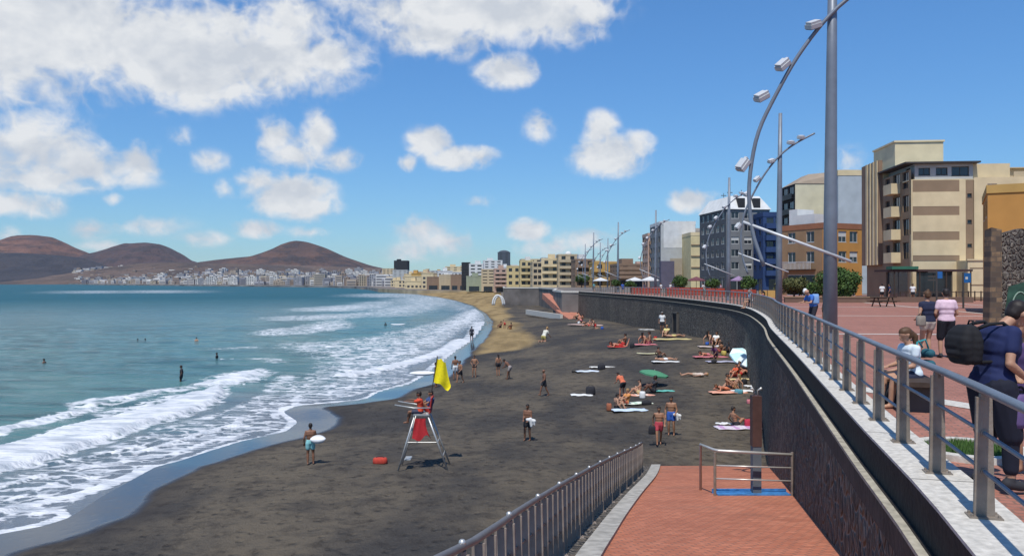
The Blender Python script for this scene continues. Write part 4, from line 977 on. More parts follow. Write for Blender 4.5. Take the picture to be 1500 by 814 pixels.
for k in range(78):
    px = r9.uniform(588, 950) if k < 46 else r9.uniform(570, 690); D = r9.uniform(560, 900) if px < 740 else r9.uniform(410, 620); top = np.interp(px, [588,650,740,800,850,950], [404,397,392,385,388,392])+r9.uniform(-3, 9)
    h = Z_(top, D)-FLOOR2; w = r9.uniform(7, 16); wm = r9.choice((WHT, CREAM, BEIGE, PINK, LGR, WHT, OCHRE)); mb = MB()
    mb.box(0,0,0,w,10,h,0); mb.box(-.2,-.2,h,w+.2,10,h+.5,1)
    if r9.random() < .6: q = r9.uniform(1, w*.5); mb.box(q,2,h+.5,q+3.2,6,h+3,0)
    for fl in range(int(h//3)):
        for j in range(int(w//3)):
            if r9.random() < .9: mb.box(.9+j*3,-.12,fl*3+1.1,2.6+j*3,-.01,fl*3+2.5,2)
    o = link('backstreet_building', mb.mesh('backstreet_building', [wm, wm, mat('dull_window', (.06,.06,.065), .4)]), None, (X_(px, D), D, FLOOR2), r9.uniform(-.15,.15))
    tag(o, 'small pale flat roofed building packed behind the seafront row', 'building', 'buildings packed behind the seafront row')
# terracotta ramps going down to the beach from the end of the near wall
TR = mat('terracotta_concrete', (.42,.17,.11), .8, 0, .2, 1)
root = thing('beach_access_ramp', 'pair of terracotta beach ramps spreading from the end of the curved wall', 'ramp', (9.2,150,0))
mb = MB(); 
def slab(mb, a, b, w, t=.5):
    a = Vector(a); b = Vector(b); d = (b-a); n = Vector((-d.y, d.x, 0)).normalized()*w/2
    mb.add([a-n, b-n, b+n, a+n, a-n-Vector((0,0,t)), b-n-Vector((0,0,t)), b+n-Vector((0,0,t)), a+n-Vector((0,0,t))], [(3,2,1,0),(4,5,6,7),(0,1,5,4),(1,2,6,5),(2,3,7,6),(3,0,4,7)])
slab(mb, (1.0,1,2.4), (-1.8,26,5.4), 1.6, 1.2); link('upper_flight', mb.mesh('upper_flight', TR), root)
mb = MB(); slab(mb, (2.4,-4,1.9), (2.0,22,4.8), 1.5, 1.2); link('side_flight', mb.mesh('side_flight', TR), root)
mb = MB(); slab(mb, (2.4,-9,1.3), (.6,3,2.6), 3.0, 1.6); link('landing', mb.mesh('landing', TR), root)
mb = MB(); slab(mb, (-.2,-4,2.0), (-6.0,24,1.9), .5, 1.0); link('low_parapet', mb.mesh('low_parapet', GRAN), root)
root = thing('beach_arch', 'white arched lookout structure against the distant grey wall', 'structure', (X_(729,236), 236, 1.0))
mb = MB(); mb.tube([(1.5*math.cos(a), 0, 2.9*math.sin(a)) for a in np.linspace(0, math.pi, 16)], .28, 8); link('arch', mb.mesh('arch', WHT, True), root)
mb = MB(); mb.tube([(1.5*math.cos(a)+.5, 1.6, 2.7*math.sin(a)) for a in np.linspace(0, math.pi, 16)], .24, 8); link('arch', mb.mesh('arch', WHT, True), root)

# ------------------------------------------------------------------ street lamps with a bow mast
def floodlight():
    mb = MB(); mb.obox((0,0,0), (.38,.30,.12)); mb.obox((0,0,.10), (.34,.24,.07)); mb.obox((.2,0,.05), (.10,.10,.12))
    gl = MB(); gl.obox((0,0,-.078), (.36,.26,.012)); return mb.mesh('floodlight', LAMPW), gl.mesh('lens', LAMPG)
FLM = floodlight()
BOW = [(1.85,4.45),(2.05,5.0),(2.2,5.6),(2.28,6.6),(2.2,7.55),(2.0,8.45),(1.62,9.3),(.9,10.6),(0,11.75),(-.95,12.5),(-2.1,13.1)]
def lamp(label, x, y, z=FLOOR, ang=0.0, group='bow mast lamps along the promenade'):
    """local -X points towards the beach"""
    root = thing('street_lamp', label, 'street lamp', (x, y, z), ang, group)
    z0 = 2.05   # profile heights are measured from the eye; shift to the floor
    mb = MB(); mb.tube([(0,0,0),(.01,0,4),(.05,0,8.2),(.10,0,12.4)], [.205,.185,.15,.11], 14); link('pole', mb.mesh('pole', LAMPM, True), root)
    mb = MB(); mb.tube([(0,0,0),(0,0,.03)], .34, 14); mb.tube([(0,0,.03),(0,0,.45)], .235, 14); link('pole_base', mb.mesh('pole_base', LAMPM), root)
    pts = [(-a, 0, b-2.05) for a, b in BOW]
    P3 = [Vector((*[p[0], p[2]], 0)) for p in pts]
    sm = smooth_path([(p[0], p[2]) for p in pts], .25)
    mb = MB(); mb.tube([(a, -.16, b) for a, b in sm], .058, 8); link('bow', mb.mesh('bow', LAMPM, True), root)
    mb = MB(); mb.tube([(-2.45,-.17,3.72),(.55,-.17,2.52)], .045, 8); link('strut', mb.mesh('strut', LAMPW, True), root)
    mb = MB(); mb.tube([(-.02,-.17,9.72),(.06,0,9.72)], .05, 6); mb.tube([(0,-.17,2.74),(0,0,2.74)], .05, 6); link('bracket', mb.mesh('bracket', LAMPM), root)
    for (a, b), tl in (((-2.28,5.35),.9),((-1.75,7.35),.5),((-1.15,8.25),.7),((-.30,9.35),.35),((.85,10.45),.1),((1.45,10.75),.1)):
        f_ = link('floodlight', FLM[0], root, (a-.17, -.22, b+.05)); f_.rotation_euler = (.35, -tl, .5); link('lens', FLM[1], f_)
    return root
def lamp_at(label, px, D, dz=FLOOR):
    x = X_(px, D); i = min(range(1, len(WALLALL)-1), key=lambda k: abs(WALLALL[k][1]-D)+abs(WALLALL[k][0]-x)*.2)
    t = Vector(WALLALL[i+1])-Vector(WALLALL[i-1]); return x, D, math.atan2(t.y, t.x)-math.pi/2
x, y, a = lamp_at('', 1216, 23.5); L0 = lamp('nearest bow mast lamp towering behind the railing, its top out of view', x, y, FLOOR, a)
for lb, px, D in (('second bow mast lamp along the railing, whole height in view', 1141, 50),('third bow mast lamp, in front of the grey corner block', 1067, 81),('fourth bow mast lamp, in front of the pale gabled building', 960, 118),
                  ('tallest of the small distant lamps, right of the far cluster', 905, 142),('distant lamp left of the tallest far one', 869, 172),('distant lamp in the middle of the far cluster', 890, 195),('smallest distant lamp at the left of the far cluster', 857, 225),('distant lamp nearest the right of the smallest one', 879, 215)):
    x, y, a = lamp_at(lb, px, D); dup(L0, (x, y, FLOOR), a, lb)

# ------------------------------------------------------------------ trees and bushes
def leafmat(name, c1, c2):
    g = MG(name, .7); r_ = g.n('ShaderNodeObjectInfo'); n = g.noise(g.tc, 2.2, 4, .6); n2 = g.noise(g.tc, 11, 2, .6)
    c = g.mix(g.mr(n, .38, .62), c1, c2); c = g.mix(g.mr(n2, .5, .7, 0, .6), c, tuple(a*1.5 for a in c2)); g.col(c); g.b.inputs['Specular IOR Level'].default_value = .25
    return g.m
LEAF = leafmat('green_leaves', (.025,.055,.015), (.07,.12,.025)); LEAF2 = leafmat('olive_leaves', (.05,.06,.02), (.11,.11,.035))
def crown_mesh(rx, ry, rz, n, s, seed, m, trunk_h):
    r = random.Random(seed); mb = MB(); lumps = []
    for k in range(11):
        a = r.uniform(0, 6.28); e = r.uniform(-.4, 1.2); q = r.uniform(.35, .75)
        lumps.append((q*rx*math.cos(a)*math.cos(e), q*ry*math.sin(a)*math.cos(e), trunk_h+rz*(.9+q*math.sin(e)*.9), r.uniform(.38, .62)))
    for k in range(n):
        c = r.choice(lumps); v = Vector((r.gauss(0,1), r.gauss(0,1), r.gauss(0,1))).normalized()*(r.random()**.25)
        p = Vector((c[0]+v.x*rx*c[3], c[1]+v.y*ry*c[3], max(.05, c[2]+v.z*rz*c[3])))
        nrm = (v+Vector((r.gauss(0,.6), r.gauss(0,.6), r.gauss(0,.6)+.3))).normalized(); u = nrm.orthogonal().normalized(); w = nrm.cross(u)
        q = s*r.uniform(.6, 1.5)
        mb.add([p-u*q, p-w*q*.5, p+u*q, p+w*q*.5], [(0,1,2,3)])
    return mb.mesh('crown', m)
def tree(name, label, x, y, rx, rz, n=2600, s=.10, seed=1, m=LEAF, th=.3, z=FLOOR, group=None, cat='bush'):
    root = thing(name, label, cat, (x, y, z), 0, group)
    mb = MB(); mb.tube([(0,0,0),(.03,.02,th+rz*.5),(.1,0,th+rz*1.1)], [.05*rx+.04,.035*rx+.03,.02], 8)
    for k in range(5):
        a = k*1.25; mb.tube([(.02,0,th+rz*.25),(rx*.35*math.cos(a), rx*.35*math.sin(a), th+rz*.8),(rx*.6*math.cos(a), rx*.6*math.sin(a), th+rz*1.15)], [.035,.025,.01], 5)
    link('trunk', mb.mesh('trunk', WOODD), root); link('crown', crown_mesh(rx, rx, rz, n, s, seed, m, th), root)
    return root
tree('bush', 'largest round green bush behind the nearest lamp', X_(1228,76), 76, 2.1, 1.75, 7000, .13, 1, LEAF, .1)
tree('bush', 'olive green bush left of the largest one beside the second lamp', X_(1163,84), 84, 1.7, 1.2, 3800, .12, 2, LEAF2, .15)
tree('bush', 'small dark green bush between the largest bush and the house', X_(1196,80), 80, 1.2, 1.0, 2500, .11, 8, LEAF, .1)
tree('clipped_tree', 'small round promenade tree below the grey corner block', X_(1096,98), 98, 1.15, 1.0, 2200, .10, 3, LEAF, .75, cat='tree')
tree('clipped_tree', 'small round promenade tree right of the third lamp foot', X_(1043,112), 112, 1.0, .9, 1800, .10, 4, LEAF, .75, cat='tree')
tree('clipped_tree', 'small round promenade tree below the pale gabled building', X_(996,120), 120, 1.2, 1.1, 2000, .11, 5, LEAF, .75, cat='tree')
tree('clipped_tree', 'left one of the two farthest small promenade trees', X_(902,140), 140, .9, .8, 900, .12, 6, LEAF, .75, cat='tree')
tree('clipped_tree', 'right one of the two farthest small promenade trees', X_(924,136), 136, .9, .8, 900, .12, 7, LEAF, .75, cat='tree')
tree('clipped_tree', 'dark tree at the left end of the brown cafe building', X_(852,250), 250, 2.4, 1.8, 900, .28, 9, LEAF, 1.0, cat='tree')
# red terrace screens and planters along the far promenade
RS = mat('red_terrace_screen', (.33,.045,.022), .7, 0, .2, 2); 
for k, (p0, p1, D, h, lb) in enumerate(((975,1030,104,1.15,'long red terrace screen left of the third lamp'),(1034,1062,98,1.1,'red terrace screen directly behind the third lamp'),(1070,1108,92,1.0,'orange red terrace screen below the clipped trees'),(925,968,116,1.1,'farthest red terrace screen beside the fourth lamp'),(1112,1136,90,.95,'short ochre screen left of the second lamp'))):
    root = thing('terrace_screen', lb, 'screen', (X_(p0, D), D, FLOOR), 0, 'red terrace screens on the far promenade'); wd = (p1-p0)*D/F; n = max(2, int(wd/1.4))
    mb = MB(); mm = RS if k != 4 else OCHRE
    for j in range(n): mb.box(j*wd/n+.04, 0, .15, (j+1)*wd/n-.04, .05, h)
    link('panel', mb.mesh('panel', mm), root)
    for j in range(n+1): q = MB(); q.box(j*wd/n-.03,-.02,0,j*wd/n+.03,.07,h+.1); link('post', q.mesh('post', WOODD), root)
for k, (px, D, w_, cm, lb) in enumerate(((952,128,3.0,WHT,'white cafe parasol near the fourth lamp'),(930,150,3.4,WHT,'wide white cafe parasol farther along the promenade'),(880,165,3.2,WHT,'small white parasol at the far end of the promenade'),(1082,118,2.4,W_('lilac',(.30,.20,.33)),'lilac cafe parasol before the grey block'),(1020,130,3,W_('plum',(.16,.06,.07)),'dark red parasol below the yellow stair block'))):
    root = thing('cafe_parasol', lb, 'parasol', (X_(px, D), D, FLOOR))
    mb = MB(); mb.tube([(0,0,0),(0,0,2.7)], .04, 6); link('pole', mb.mesh('pole', WOODD), root)
    mb = MB(); n = 8; r0 = w_/2
    vs = [(0,0,2.75)]+[(r0*math.cos(6.283*j/n), r0*math.sin(6.283*j/n), 2.15) for j in range(n)]+[(r0*math.cos(6.283*j/n), r0*math.sin(6.283*j/n), 2.0) for j in range(n)]
    mb.add(vs, [(0,1+j,1+(j+1) % n) for j in range(n)]+[(1+j,1+n+j,1+n+(j+1) % n,1+(j+1) % n) for j in range(n)]); link('canopy', mb.mesh('canopy', cm), root)
# low wall round the planting bed
root = thing('planter_wall', 'low brown stone wall in front of the bushes and cafe', 'wall', (X_(1150,74), 74, FLOOR), -.04)
mb = MB(); mb.box(0,0,0,9.2,.4,.45); mb.box(9.4,1.0,0,17.5,1.4,.5); link('wall', mb.mesh('wall', W_('dark_tan', (.17,.11,.08))), root)
mb = MB(); mb.box(-.05,-.05,.45,9.25,.45,.55); link('coping', mb.mesh('coping', BAND2), root)
# signs
for px, D, lb in ((1372,66,'blue panel sign with direction arms left of the other one'),(1411,58,'blue square sign on a dark post right of the direction sign')):
    root = thing('information_sign', lb, 'sign', (X_(px, D), D, FLOOR)); h = 2.9 if px < 1400 else 2.6
    mb = MB(); mb.tube([(0,0,0),(0,0,h)], .07, 8); link('post', mb.mesh('post', FRAMED), root)
    mb = MB(); mb.box(-.02,-.06,h-.75,.52,.0,h-.05) if px > 1400 else mb.box(.05,-.06,h-.7,.45,0,h-.15); link('panel', mb.mesh('panel', mat('blue_sign', (.02,.13,.38), .5)), root)
    if px > 1400: mb = MB(); mb.box(.12,-.066,h-.5,.3,-.062,h-.32); link('symbol', mb.mesh('symbol', WHT), root)
    if px < 1400:
        for q in (h-.15, h-.5, h-.8): mb = MB(); mb.box(-.75,-.04,q-.1,-.07,.0,q+.02); link('arm', mb.mesh('arm', FRAMED), root)
# picnic table
root = thing('picnic_table', 'dark picnic table with benches standing alone on the red plaza', 'table', (X_(1294,62), 62, FLOOR), .2)
mb = MB(); mb.box(-.9,-.38,.70,.9,.38,.76); link('tabletop', mb.mesh('tabletop', WOODD), root)
for sy in (-.78,.5): mb = MB(); mb.box(-.9,sy,.42,.9,sy+.28,.46); link('bench', mb.mesh('bench', WOODD), root)
for sx in (-.65,.6): 
    mb = MB(); mb.box(sx,-.7,.36,sx+.06,.7,.42); mb.obox((sx+.03,-.35,.35), (.06,.08,.82), 0, Matrix.Rotation(-.45, 3, 'X')); mb.obox((sx+.03,.35,.35), (.06,.08,.82), 0, Matrix.Rotation(.45, 3, 'X')); link('leg', mb.mesh('leg', WOODD), root)
# round grass bed with pale rim near the railing
gx, gy = X_(1420,9.15), 9.15
root = thing('grass_bed', 'small round bed of grass with a pale stone rim beside the railing', 'planter', (gx, gy, FLOOR))
mb = MB(); n = 28; vs = []
for r0, z0 in ((.62,.0),(.62,.07),(.48,.07),(.48,.02)): vs += [(r0*math.cos(6.283*j/n), r0*math.sin(6.283*j/n), z0) for j in range(n)]
mb.add(vs, [(a*n+j, a*n+(j+1) % n, (a+1)*n+(j+1) % n, (a+1)*n+j) for a in range(3) for j in range(n)]); link('rim', mb.mesh('rim', GRAN), root)
mb = MB(); r = random.Random(5)
mb.add([(.49*math.cos(6.283*j/n), .49*math.sin(6.283*j/n), .03) for j in range(n)], [tuple(range(n))])
for k in range(2600):
    a = r.uniform(0, 6.28); q = .47*math.sqrt(r.random()); px_, py_ = q*math.cos(a), q*math.sin(a); h = r.uniform(.03, .09); b = r.uniform(0, 6.28); dx_, dy_ = .006*math.cos(b), .006*math.sin(b)
    mb.add([(px_-dx_, py_-dy_, .03), (px_+dx_, py_+dy_, .03), (px_+r.uniform(-.03,.03), py_+r.uniform(-.03,.03), .03+h)], [(0,1,2)])
tag(link('grass', mb.mesh('grass', mat('grass_green', (.07,.14,.03), .8, 0, .3, 8)), root), kind='stuff')

# ------------------------------------------------------------------ people
def V3(*a): return Vector(a)
def ik(a, b, l1, l2, pole):
    a = Vector(a); b = Vector(b); d = b-a; L_ = min(d.length, l1+l2-.005); t = d.normalized()
    k = (l1*l1-l2*l2+L_*L_)/(2*L_); h = math.sqrt(max(l1*l1-k*k, 0)); p = Vector(pole); p = (p-t*p.dot(t)).normalized()
    return a+t*k+p*h, a+t*L_
def remesh(caps, voxel, name, smooth=2, mats=None):
    mb = MB()
    for a, b, ra, rb in caps: mb.capsule(a, b, ra, rb)
    me = mb.mesh('tmp'); o = bpy.data.objects.new('tmp', me); C.objects.link(o)
    m = o.modifiers.new('r', 'REMESH'); m.mode = 'VOXEL'; m.voxel_size = voxel; m.use_smooth_shade = True
    if smooth: m2 = o.modifiers.new('s', 'SMOOTH'); m2.factor = .5; m2.iterations = smooth
    vl = bpy.context.view_layer; vl.update(); dg = bpy.context.evaluated_depsgraph_get()
    out = bpy.data.meshes.new_from_object(o.evaluated_get(dg), preserve_all_data_layers=False, depsgraph=dg); out.name = name
    bpy.data.objects.remove(o); bpy.data.meshes.remove(me); out.materials.clear(); out.materials.append(BLACKM); return out
def build_pose(p, n, hd, ankles, wrists, kp=((.1,1,0),(-.1,1,0)), ep=((.5,-1,-.2),(-.5,-1,-.2)), toes=((0,1,-.25),(0,1,-.25)), rv=(1,0,0), srv=None, face=(0,1,0),
               voxel=.022, fat=1.0, fingers=False, fcurl=None, top='shirt', short_len=.5, sleeve=.55, hair='short', hipw=.092, shoes=False):
    """index 0 = right side (+x), 1 = left side; returns body, bottoms, top, hair meshes"""
    p, n, hd, rv = Vector(p), Vector(n), Vector(hd), Vector(rv).normalized(); srv = Vector(srv).normalized() if srv else rv; face = Vector(face).normalized()
    up = (n-p).normalized(); body = []; sh = []; el = []; wr = []; hp = []; kn = []; an = []
    for i, s in enumerate((1, -1)):
        sh.append(n-up*.055+srv*s*.175); e, w = ik(sh[i], wrists[i], .285, .25, ep[i]); el.append(e); wr.append(w)
        hp.append(p+rv*s*hipw-up*.02); k, a = ik(hp[i], ankles[i], .43, .42, kp[i]); kn.append(k); an.append(a)
    fwd = srv.cross(up).normalized()*-1
    if fwd.dot(Vector((0,1,0))) < 0 and abs(up.z) > .5: fwd = -fwd
    def bar(c, w, r, v): return (c-v*w, c+v*w, r, r)
    f_ = fat
    T = [bar(p, .075, .098*f_, rv), bar(p+up*.10, .06, .094*f_, rv), bar(p+up*.22, .065, .096*f_, (rv+srv).normalized()), bar(p+up*.34, .08, .105*f_, srv), bar(p+up*.42, .10, .088*f_, srv)]
    body += T; body += [(sh[0], sh[1], .058, .058)] + [(n-up*.05, sh[i], .07, .055) for i in (0, 1)]
    body += [(n-up*.03, n+(hd-n)*.55, .058, .053)]
    hu = (hd-n).normalized(); hu = (hu*.5+Vector((0,0,1))*.5).normalized() if abs(face.z) < .8 else hu
    fc = (face-hu*face.dot(hu)).normalized(); sidev = fc.cross(hu)
    body += [(hd+hu*.035-fc*.022, hd+hu*.03+fc*.02, .083, .080), (hd+hu*.0, hd-hu*.065+fc*.035, .074, .040)]
    body += [(hd+fc*.092+hu*.005, hd+fc*.108-hu*.022, .010, .014), (hd+fc*.082-hu*.052, hd+fc*.086-hu*.056, .02, .018), (hd+fc*.082+hu*.030+sidev*.03, hd+fc*.082+hu*.030-sidev*.03, .012, .012)]
    for s in (1, -1): body += [(hd+sidev*s*.078-hu*.005, hd+sidev*s*.082+hu*.018-fc*.006, .014, .016)]
    shorts = [bar(p, .078, .098*f_+.016, rv), bar(p+up*.06, .07, .096*f_+.014, rv)]; shirt = [(a, b, r0+.016, r1+.016) for a, b, r0, r1 in T[1:]]
    shirt += [(sh[0], sh[1], .072, .072)] + [(n-up*.06, sh[i], .078, .070) for i in (0, 1)] + [bar(p+up*.03, .078, .098*f_+.022, rv)]
    for i in (0, 1):
        q = hp[i]+(kn[i]-hp[i])*.35
        body += [(hp[i], q, .094, .085), (q, kn[i], .085, .058), (kn[i], kn[i]+(an[i]-kn[i])*.35, .056, .060), (kn[i]+(an[i]-kn[i])*.35, an[i], .060, .038)]
        t = Vector(toes[i]).normalized(); heel = an[i]-t*.035-Vector((0,0,.02)) if abs(t.z) < .8 else an[i]
        body += [(heel, an[i]+t*.10, .037, .034), (an[i]+t*.08, an[i]+t*.165, .035, .024)]
        m = sh[i]+(el[i]-sh[i])*.4
        body += [(sh[i], m, .055, .048), (m, el[i], .048, .038), (el[i], el[i]+(wr[i]-el[i])*.3, .040, .040), (el[i]+(wr[i]-el[i])*.3, wr[i], .040, .026)]
        hv = (wr[i]-el[i]).normalized(); c_ = (fcurl[i] if fcurl else hv*.9+Vector((0,.3,-.1))); c_ = Vector(c_).normalized(); pn = hv.cross(srv); 
        if pn.length < .2: pn = hv.cross(Vector((0,1,0)))
        pn.normalize(); lat = pn.cross(hv).normalized() if not fingers else hv.cross(c_).normalized()
        if fingers and lat.length < .3: lat = pn
        body += [(wr[i]+hv*.02+lat*.018, wr[i]+hv*.085+lat*.024, .022, .019), (wr[i]+hv*.02-lat*.018, wr[i]+hv*.085-lat*.024, .022, .019)]
        for j, (o_, fl) in enumerate(((-.030,.062),(-.010,.075),(.011,.070),(.030,.055))):
            b0 = wr[i]+hv*.085+lat*o_; b1 = b0+(hv*.6+c_*.5).normalized()*fl*.5; b2 = b1+c_*fl*.55; r_ = .0095 if fingers else .012
            body += [(b0-hv*.02, b1, r_+.001, r_), (b1, b2, r_, r_-.001)]
        tb = wr[i]+hv*.03+lat*-.03; body += [(tb, tb+(hv*.6-lat*.6+c_*.3).normalized()*.045, .013, .011), (tb+(hv*.6-lat*.6+c_*.3).normalized()*.045, tb+(hv*.9-lat*.35+c_*.6).normalized()*.085, .011, .009)]
        e_ = hp[i]+(kn[i]-hp[i])*min(short_len, 1); shorts += [(hp[i], e_, .112*f_, (.100 if short_len < .7 else .082)*max(f_,1))]
        if short_len > 1: shorts += [(kn[i], kn[i]+(an[i]-kn[i])*(short_len-1), .078, .066)]
        shirt += [(sh[i], sh[i]+(el[i]-sh[i])*sleeve, .073, .064)]
    hr = [(hd+hu*.052-fc*.030, hd+hu*.055+fc*.012, .090, .084), (hd+hu*.0-fc*.045, hd+hu*.045-fc*.035, .076, .084)]
    if hair == 'long': hr += [(hd-fc*.05, hd-hu*.16-fc*.075, .075, .06), (hd-hu*.16-fc*.075, hd-hu*.30-fc*.07, .06, .035)]
    if hair == 'pony': hr += [(hd+hu*.06-fc*.09, hd-hu*.05-fc*.165, .04, .055), (hd-hu*.05-fc*.165, hd-hu*.25-fc*.15, .055, .025)]
    if hair == 'bun': hr += [(hd+hu*.12-fc*.06, hd+hu*.13-fc*.065, .042, .042)]
    vx = voxel; shoe = []
    for i in (0, 1):
        t = Vector(toes[i]).normalized(); heel = an[i]-t*.035-Vector((0,0,.02)); shoe += [(heel, an[i]+t*.10-Vector((0,0,.012)), .050, .046), (an[i]+t*.08-Vector((0,0,.012)), an[i]+t*.17-Vector((0,0,.008)), .046, .034), (an[i]-t*.01, an[i]+Vector((0,0,.03)), .046, .044)]
    return dict(shoes=(remesh(shoe, vx, 'shoes', 1) if shoes else None), body=remesh(body, vx, 'person_body', 2 if not fingers else 1), bottoms=remesh(shorts, vx*1.1, 'bottoms', 3), top=remesh(shirt, vx*1.1, 'top', 3), hair=remesh(hr, vx, 'hair', 2),
                J=dict(wr=wr, el=el, sh=sh, kn=kn, an=an))
_P = {}
def POSE(k):
    if k in _P: return _P[k]
    st = dict(p=(0,0,.93), n=(0,0,1.44), hd=(0,.03,1.60))
    hang = [(.25,.04,.90),(-.25,.04,.90)]
    D_ = {
     'stand': dict(**st, ankles=[(.11,0,.07),(-.11,0,.07)], wrists=hang),
     'stand_long': dict(**st, ankles=[(.09,0,.07),(-.10,.02,.07)], wrists=hang, hair='long', short_len=.3),
     'walk': dict(**st, ankles=[(.08,.26,.08),(-.08,-.30,.11)], wrists=[(.25,-.20,.93),(-.24,.26,.98)], toes=((0,1,.1),(0,1,-.6))),
     'hips': dict(**st, ankles=[(.13,0,.07),(-.13,.02,.07)], wrists=[(.17,.06,.98),(-.17,.06,.98)], ep=((1,-.4,0),(-1,-.4,0)), hair='bun', short_len=.25),
     'carry': dict(**st, ankles=[(.12,.02,.07),(-.11,-.03,.07)], wrists=[(.20,.26,1.0),(-.25,.05,.90)]),
     'towel': dict(**st, ankles=[(.14,.02,.07),(-.10,-.05,.07)], wrists=[(.10,.28,1.02),(-.14,.27,1.0)]),
     'lean': dict(p=(0,-.12,.90), n=(0,.22,1.28), hd=(0,.36,1.38), face=(0,.7,-.6), ankles=[(.14,0,.07),(-.13,.06,.07)], wrists=[(.20,.42,.85),(-.16,.45,.85)]),
     'sit': dict(p=(0,0,.12), n=(0,-.14,.62), hd=(0,-.10,.78), ankles=[(.12,.50,.06),(-.10,.52,.06)], wrists=[(.10,.36,.38),(-.10,.36,.38)], kp=((.15,0,1),(-.15,0,1)), toes=((0,1,-.1),(0,1,-.1)), short_len=.35),
     'sit_back': dict(p=(0,0,.12), n=(0,-.28,.56), hd=(0,-.30,.73), ankles=[(.12,.80,.06),(-.10,.66,.06)], wrists=[(.26,-.42,.06),(-.26,-.42,.06)], kp=((.15,0,1),(-.15,0,1)), toes=((0,.6,.7),(0,.8,.3)), hair='long', short_len=.22),
     'sit_side': dict(p=(0,0,.12), n=(.10,-.08,.62), hd=(.14,-.02,.78), ankles=[(.45,.30,.06),(-.10,.60,.06)], wrists=[(.42,.05,.15),(-.05,.40,.36)], kp=((.6,.6,.6),(-.15,0,1)), short_len=.3, hair='bun'),
     'lie': dict(p=(0,0,.12), n=(0,-.52,.13), hd=(0,-.69,.16), face=(0,.1,1), ankles=[(.13,.86,.06),(-.13,.84,.06)], wrists=[(.30,-.05,.07),(-.32,.0,.07)], kp=((0,0,1),(0,0,1)), ep=((1,0,.1),(-1,0,.1)), toes=((0,.3,1),(0,.3,1)), short_len=.25),
     'prone': dict(p=(0,0,.12), n=(0,-.50,.20), hd=(.02,-.66,.28), face=(0,-1,-.2), ankles=[(.12,.84,.06),(-.08,.60,.40)], wrists=[(.12,-.74,.08),(-.14,-.72,.08)], kp=((0,0,-1),(0,0,-1)), ep=((1,0,-.4),(-1,0,-.4)), toes=((0,1,0),(0,.2,1)), short_len=.25, hair='long'),
     'kneel': dict(p=(0,-.05,.38), n=(0,.22,.80), hd=(0,.34,.92), face=(0,.8,-.5), ankles=[(.13,-.38,.08),(-.13,-.40,.08)], wrists=[(.16,.50,.35),(-.2,.46,.30)], kp=((0,1,0),(0,1,0)), toes=((0,-.4,-1),(0,-.4,-1)), short_len=.3, hair='bun'),
     'bench': dict(p=(0,0,.54), n=(0,.07,1.04), hd=(.0,.13,1.19), face=(0,.9,-.35), ankles=[(.10,.52,.08),(-.10,.46,.08)], wrists=[(.13,.36,.68),(-.12,.36,.66)], kp=((.1,.2,1),(-.1,.2,1)), hair='pony', voxel=.014, short_len=.45, sleeve=.35),
     'guard': dict(p=(0,0,.12), n=(0,.02,.62), hd=(0,.06,.79), face=(0,1,-.1), ankles=[(.12,.55,-.32),(-.10,.50,-.30)], wrists=[(.34,.52,.52),(-.05,.62,.50)], kp=((.1,.3,1),(-.1,.3,1)), short_len=.6),
    }[k]
    _P[k] = build_pose(**D_); return _P[k]
def skinmat(k): return mat('skin_%d' % k, [(.30,.15,.085),(.19,.09,.052),(.42,.23,.145),(.11,.052,.032),(.47,.20,.12)][k], .55, 0, .08, 6)
def cloth(c): return mat('cloth_%02x%02x%02x' % tuple(int(a*255) for a in c), c, .85, 0, .12, 10)
HAIRS = [mat('dark_hair', (.018,.012,.010), .6), mat('brown_hair', (.09,.045,.02), .6), mat('grey_hair', (.2,.2,.2), .6), mat('fair_hair', (.30,.18,.07), .6)]
def setm(o, m): o.material_slots[0].link = 'OBJECT'; o.material_slots[0].material = m
def person(label, pose, loc, rot=0.0, s=1.0, skin=0, bottom=None, top=None, hair=0, group=None, mirror=False):
    P_ = POSE(pose) if isinstance(pose, str) else pose
    o = link('person', P_['body'], None, loc, rot); setm(o, skinmat(skin)); o.scale = (-s if mirror else s, s, s); tag(o, label, 'person', group)
    if bottom: q = link('shorts', P_['bottoms'], o); setm(q, cloth(bottom))
    if top: q = link('shirt', P_['top'], o); setm(q, cloth(top))
    if P_['shoes']: q = link('shoes', P_['shoes'], o); setm(q, cloth((.03,.03,.035)))
    if hair is not None: q = link('hair', P_['hair'], o); setm(q, HAIRS[hair])
    return o
PI = math.pi; GB = 'bathers on the black sand'; BLK = (.02,.02,.025); RED = (.45,.03,.025); BLU = (.03,.10,.38); TEAL = (.10,.42,.42); WHC = (.7,.7,.68); PNK = (.55,.18,.20)
S = lambda px, py: on_sand(px, py)
person('person in teal and white shorts standing by the wet sand with a white board', 'carry', S(455,680), .25, 1.0, 1, (.25,.55,.56), None, 0, GB)
person('person standing in the middle of the sand gathering a white towel', 'towel', S(773,645), 2.7, .98, 1, BLK, None, 0, GB)
person('person walking left across the open sand with a small red cap', 'walk', S(797,580), 1.9, .98, 1, BLK, None, None, GB)
person('person in red trunks walking with a dark bag near the ramp foot', 'walk', S(965,652), 3.0, 1.0, 0, (.42,.05,.07), None, 0, GB)
person('person in blue shorts beside the red trunks walker carrying a white towel', 'carry', S(983,637), 2.9, 1.06, 0, BLU, None, 0, GB, True)
person('sunburnt person standing with the back turned beside the towels', 'lean', S(911,582), .6, 1.0, 4, BLK, (.62,.16,.08), 0, GB)
person('person in pale shorts, left one of the pair right of the yellow flag', 'stand', S(667,556), .3, 1.08, 1, WHC, None, 0, GB)
person('person in dark trunks, right one of the pair beyond the yellow flag', 'walk', S(674,561), 2.4, .98, 0, BLK, None, 0, GB)
person('person with hands on hips between the flag pair and the two farther right', 'hips', S(695,552), 2.8, 1.0, 0, BLK, None, 0, GB)
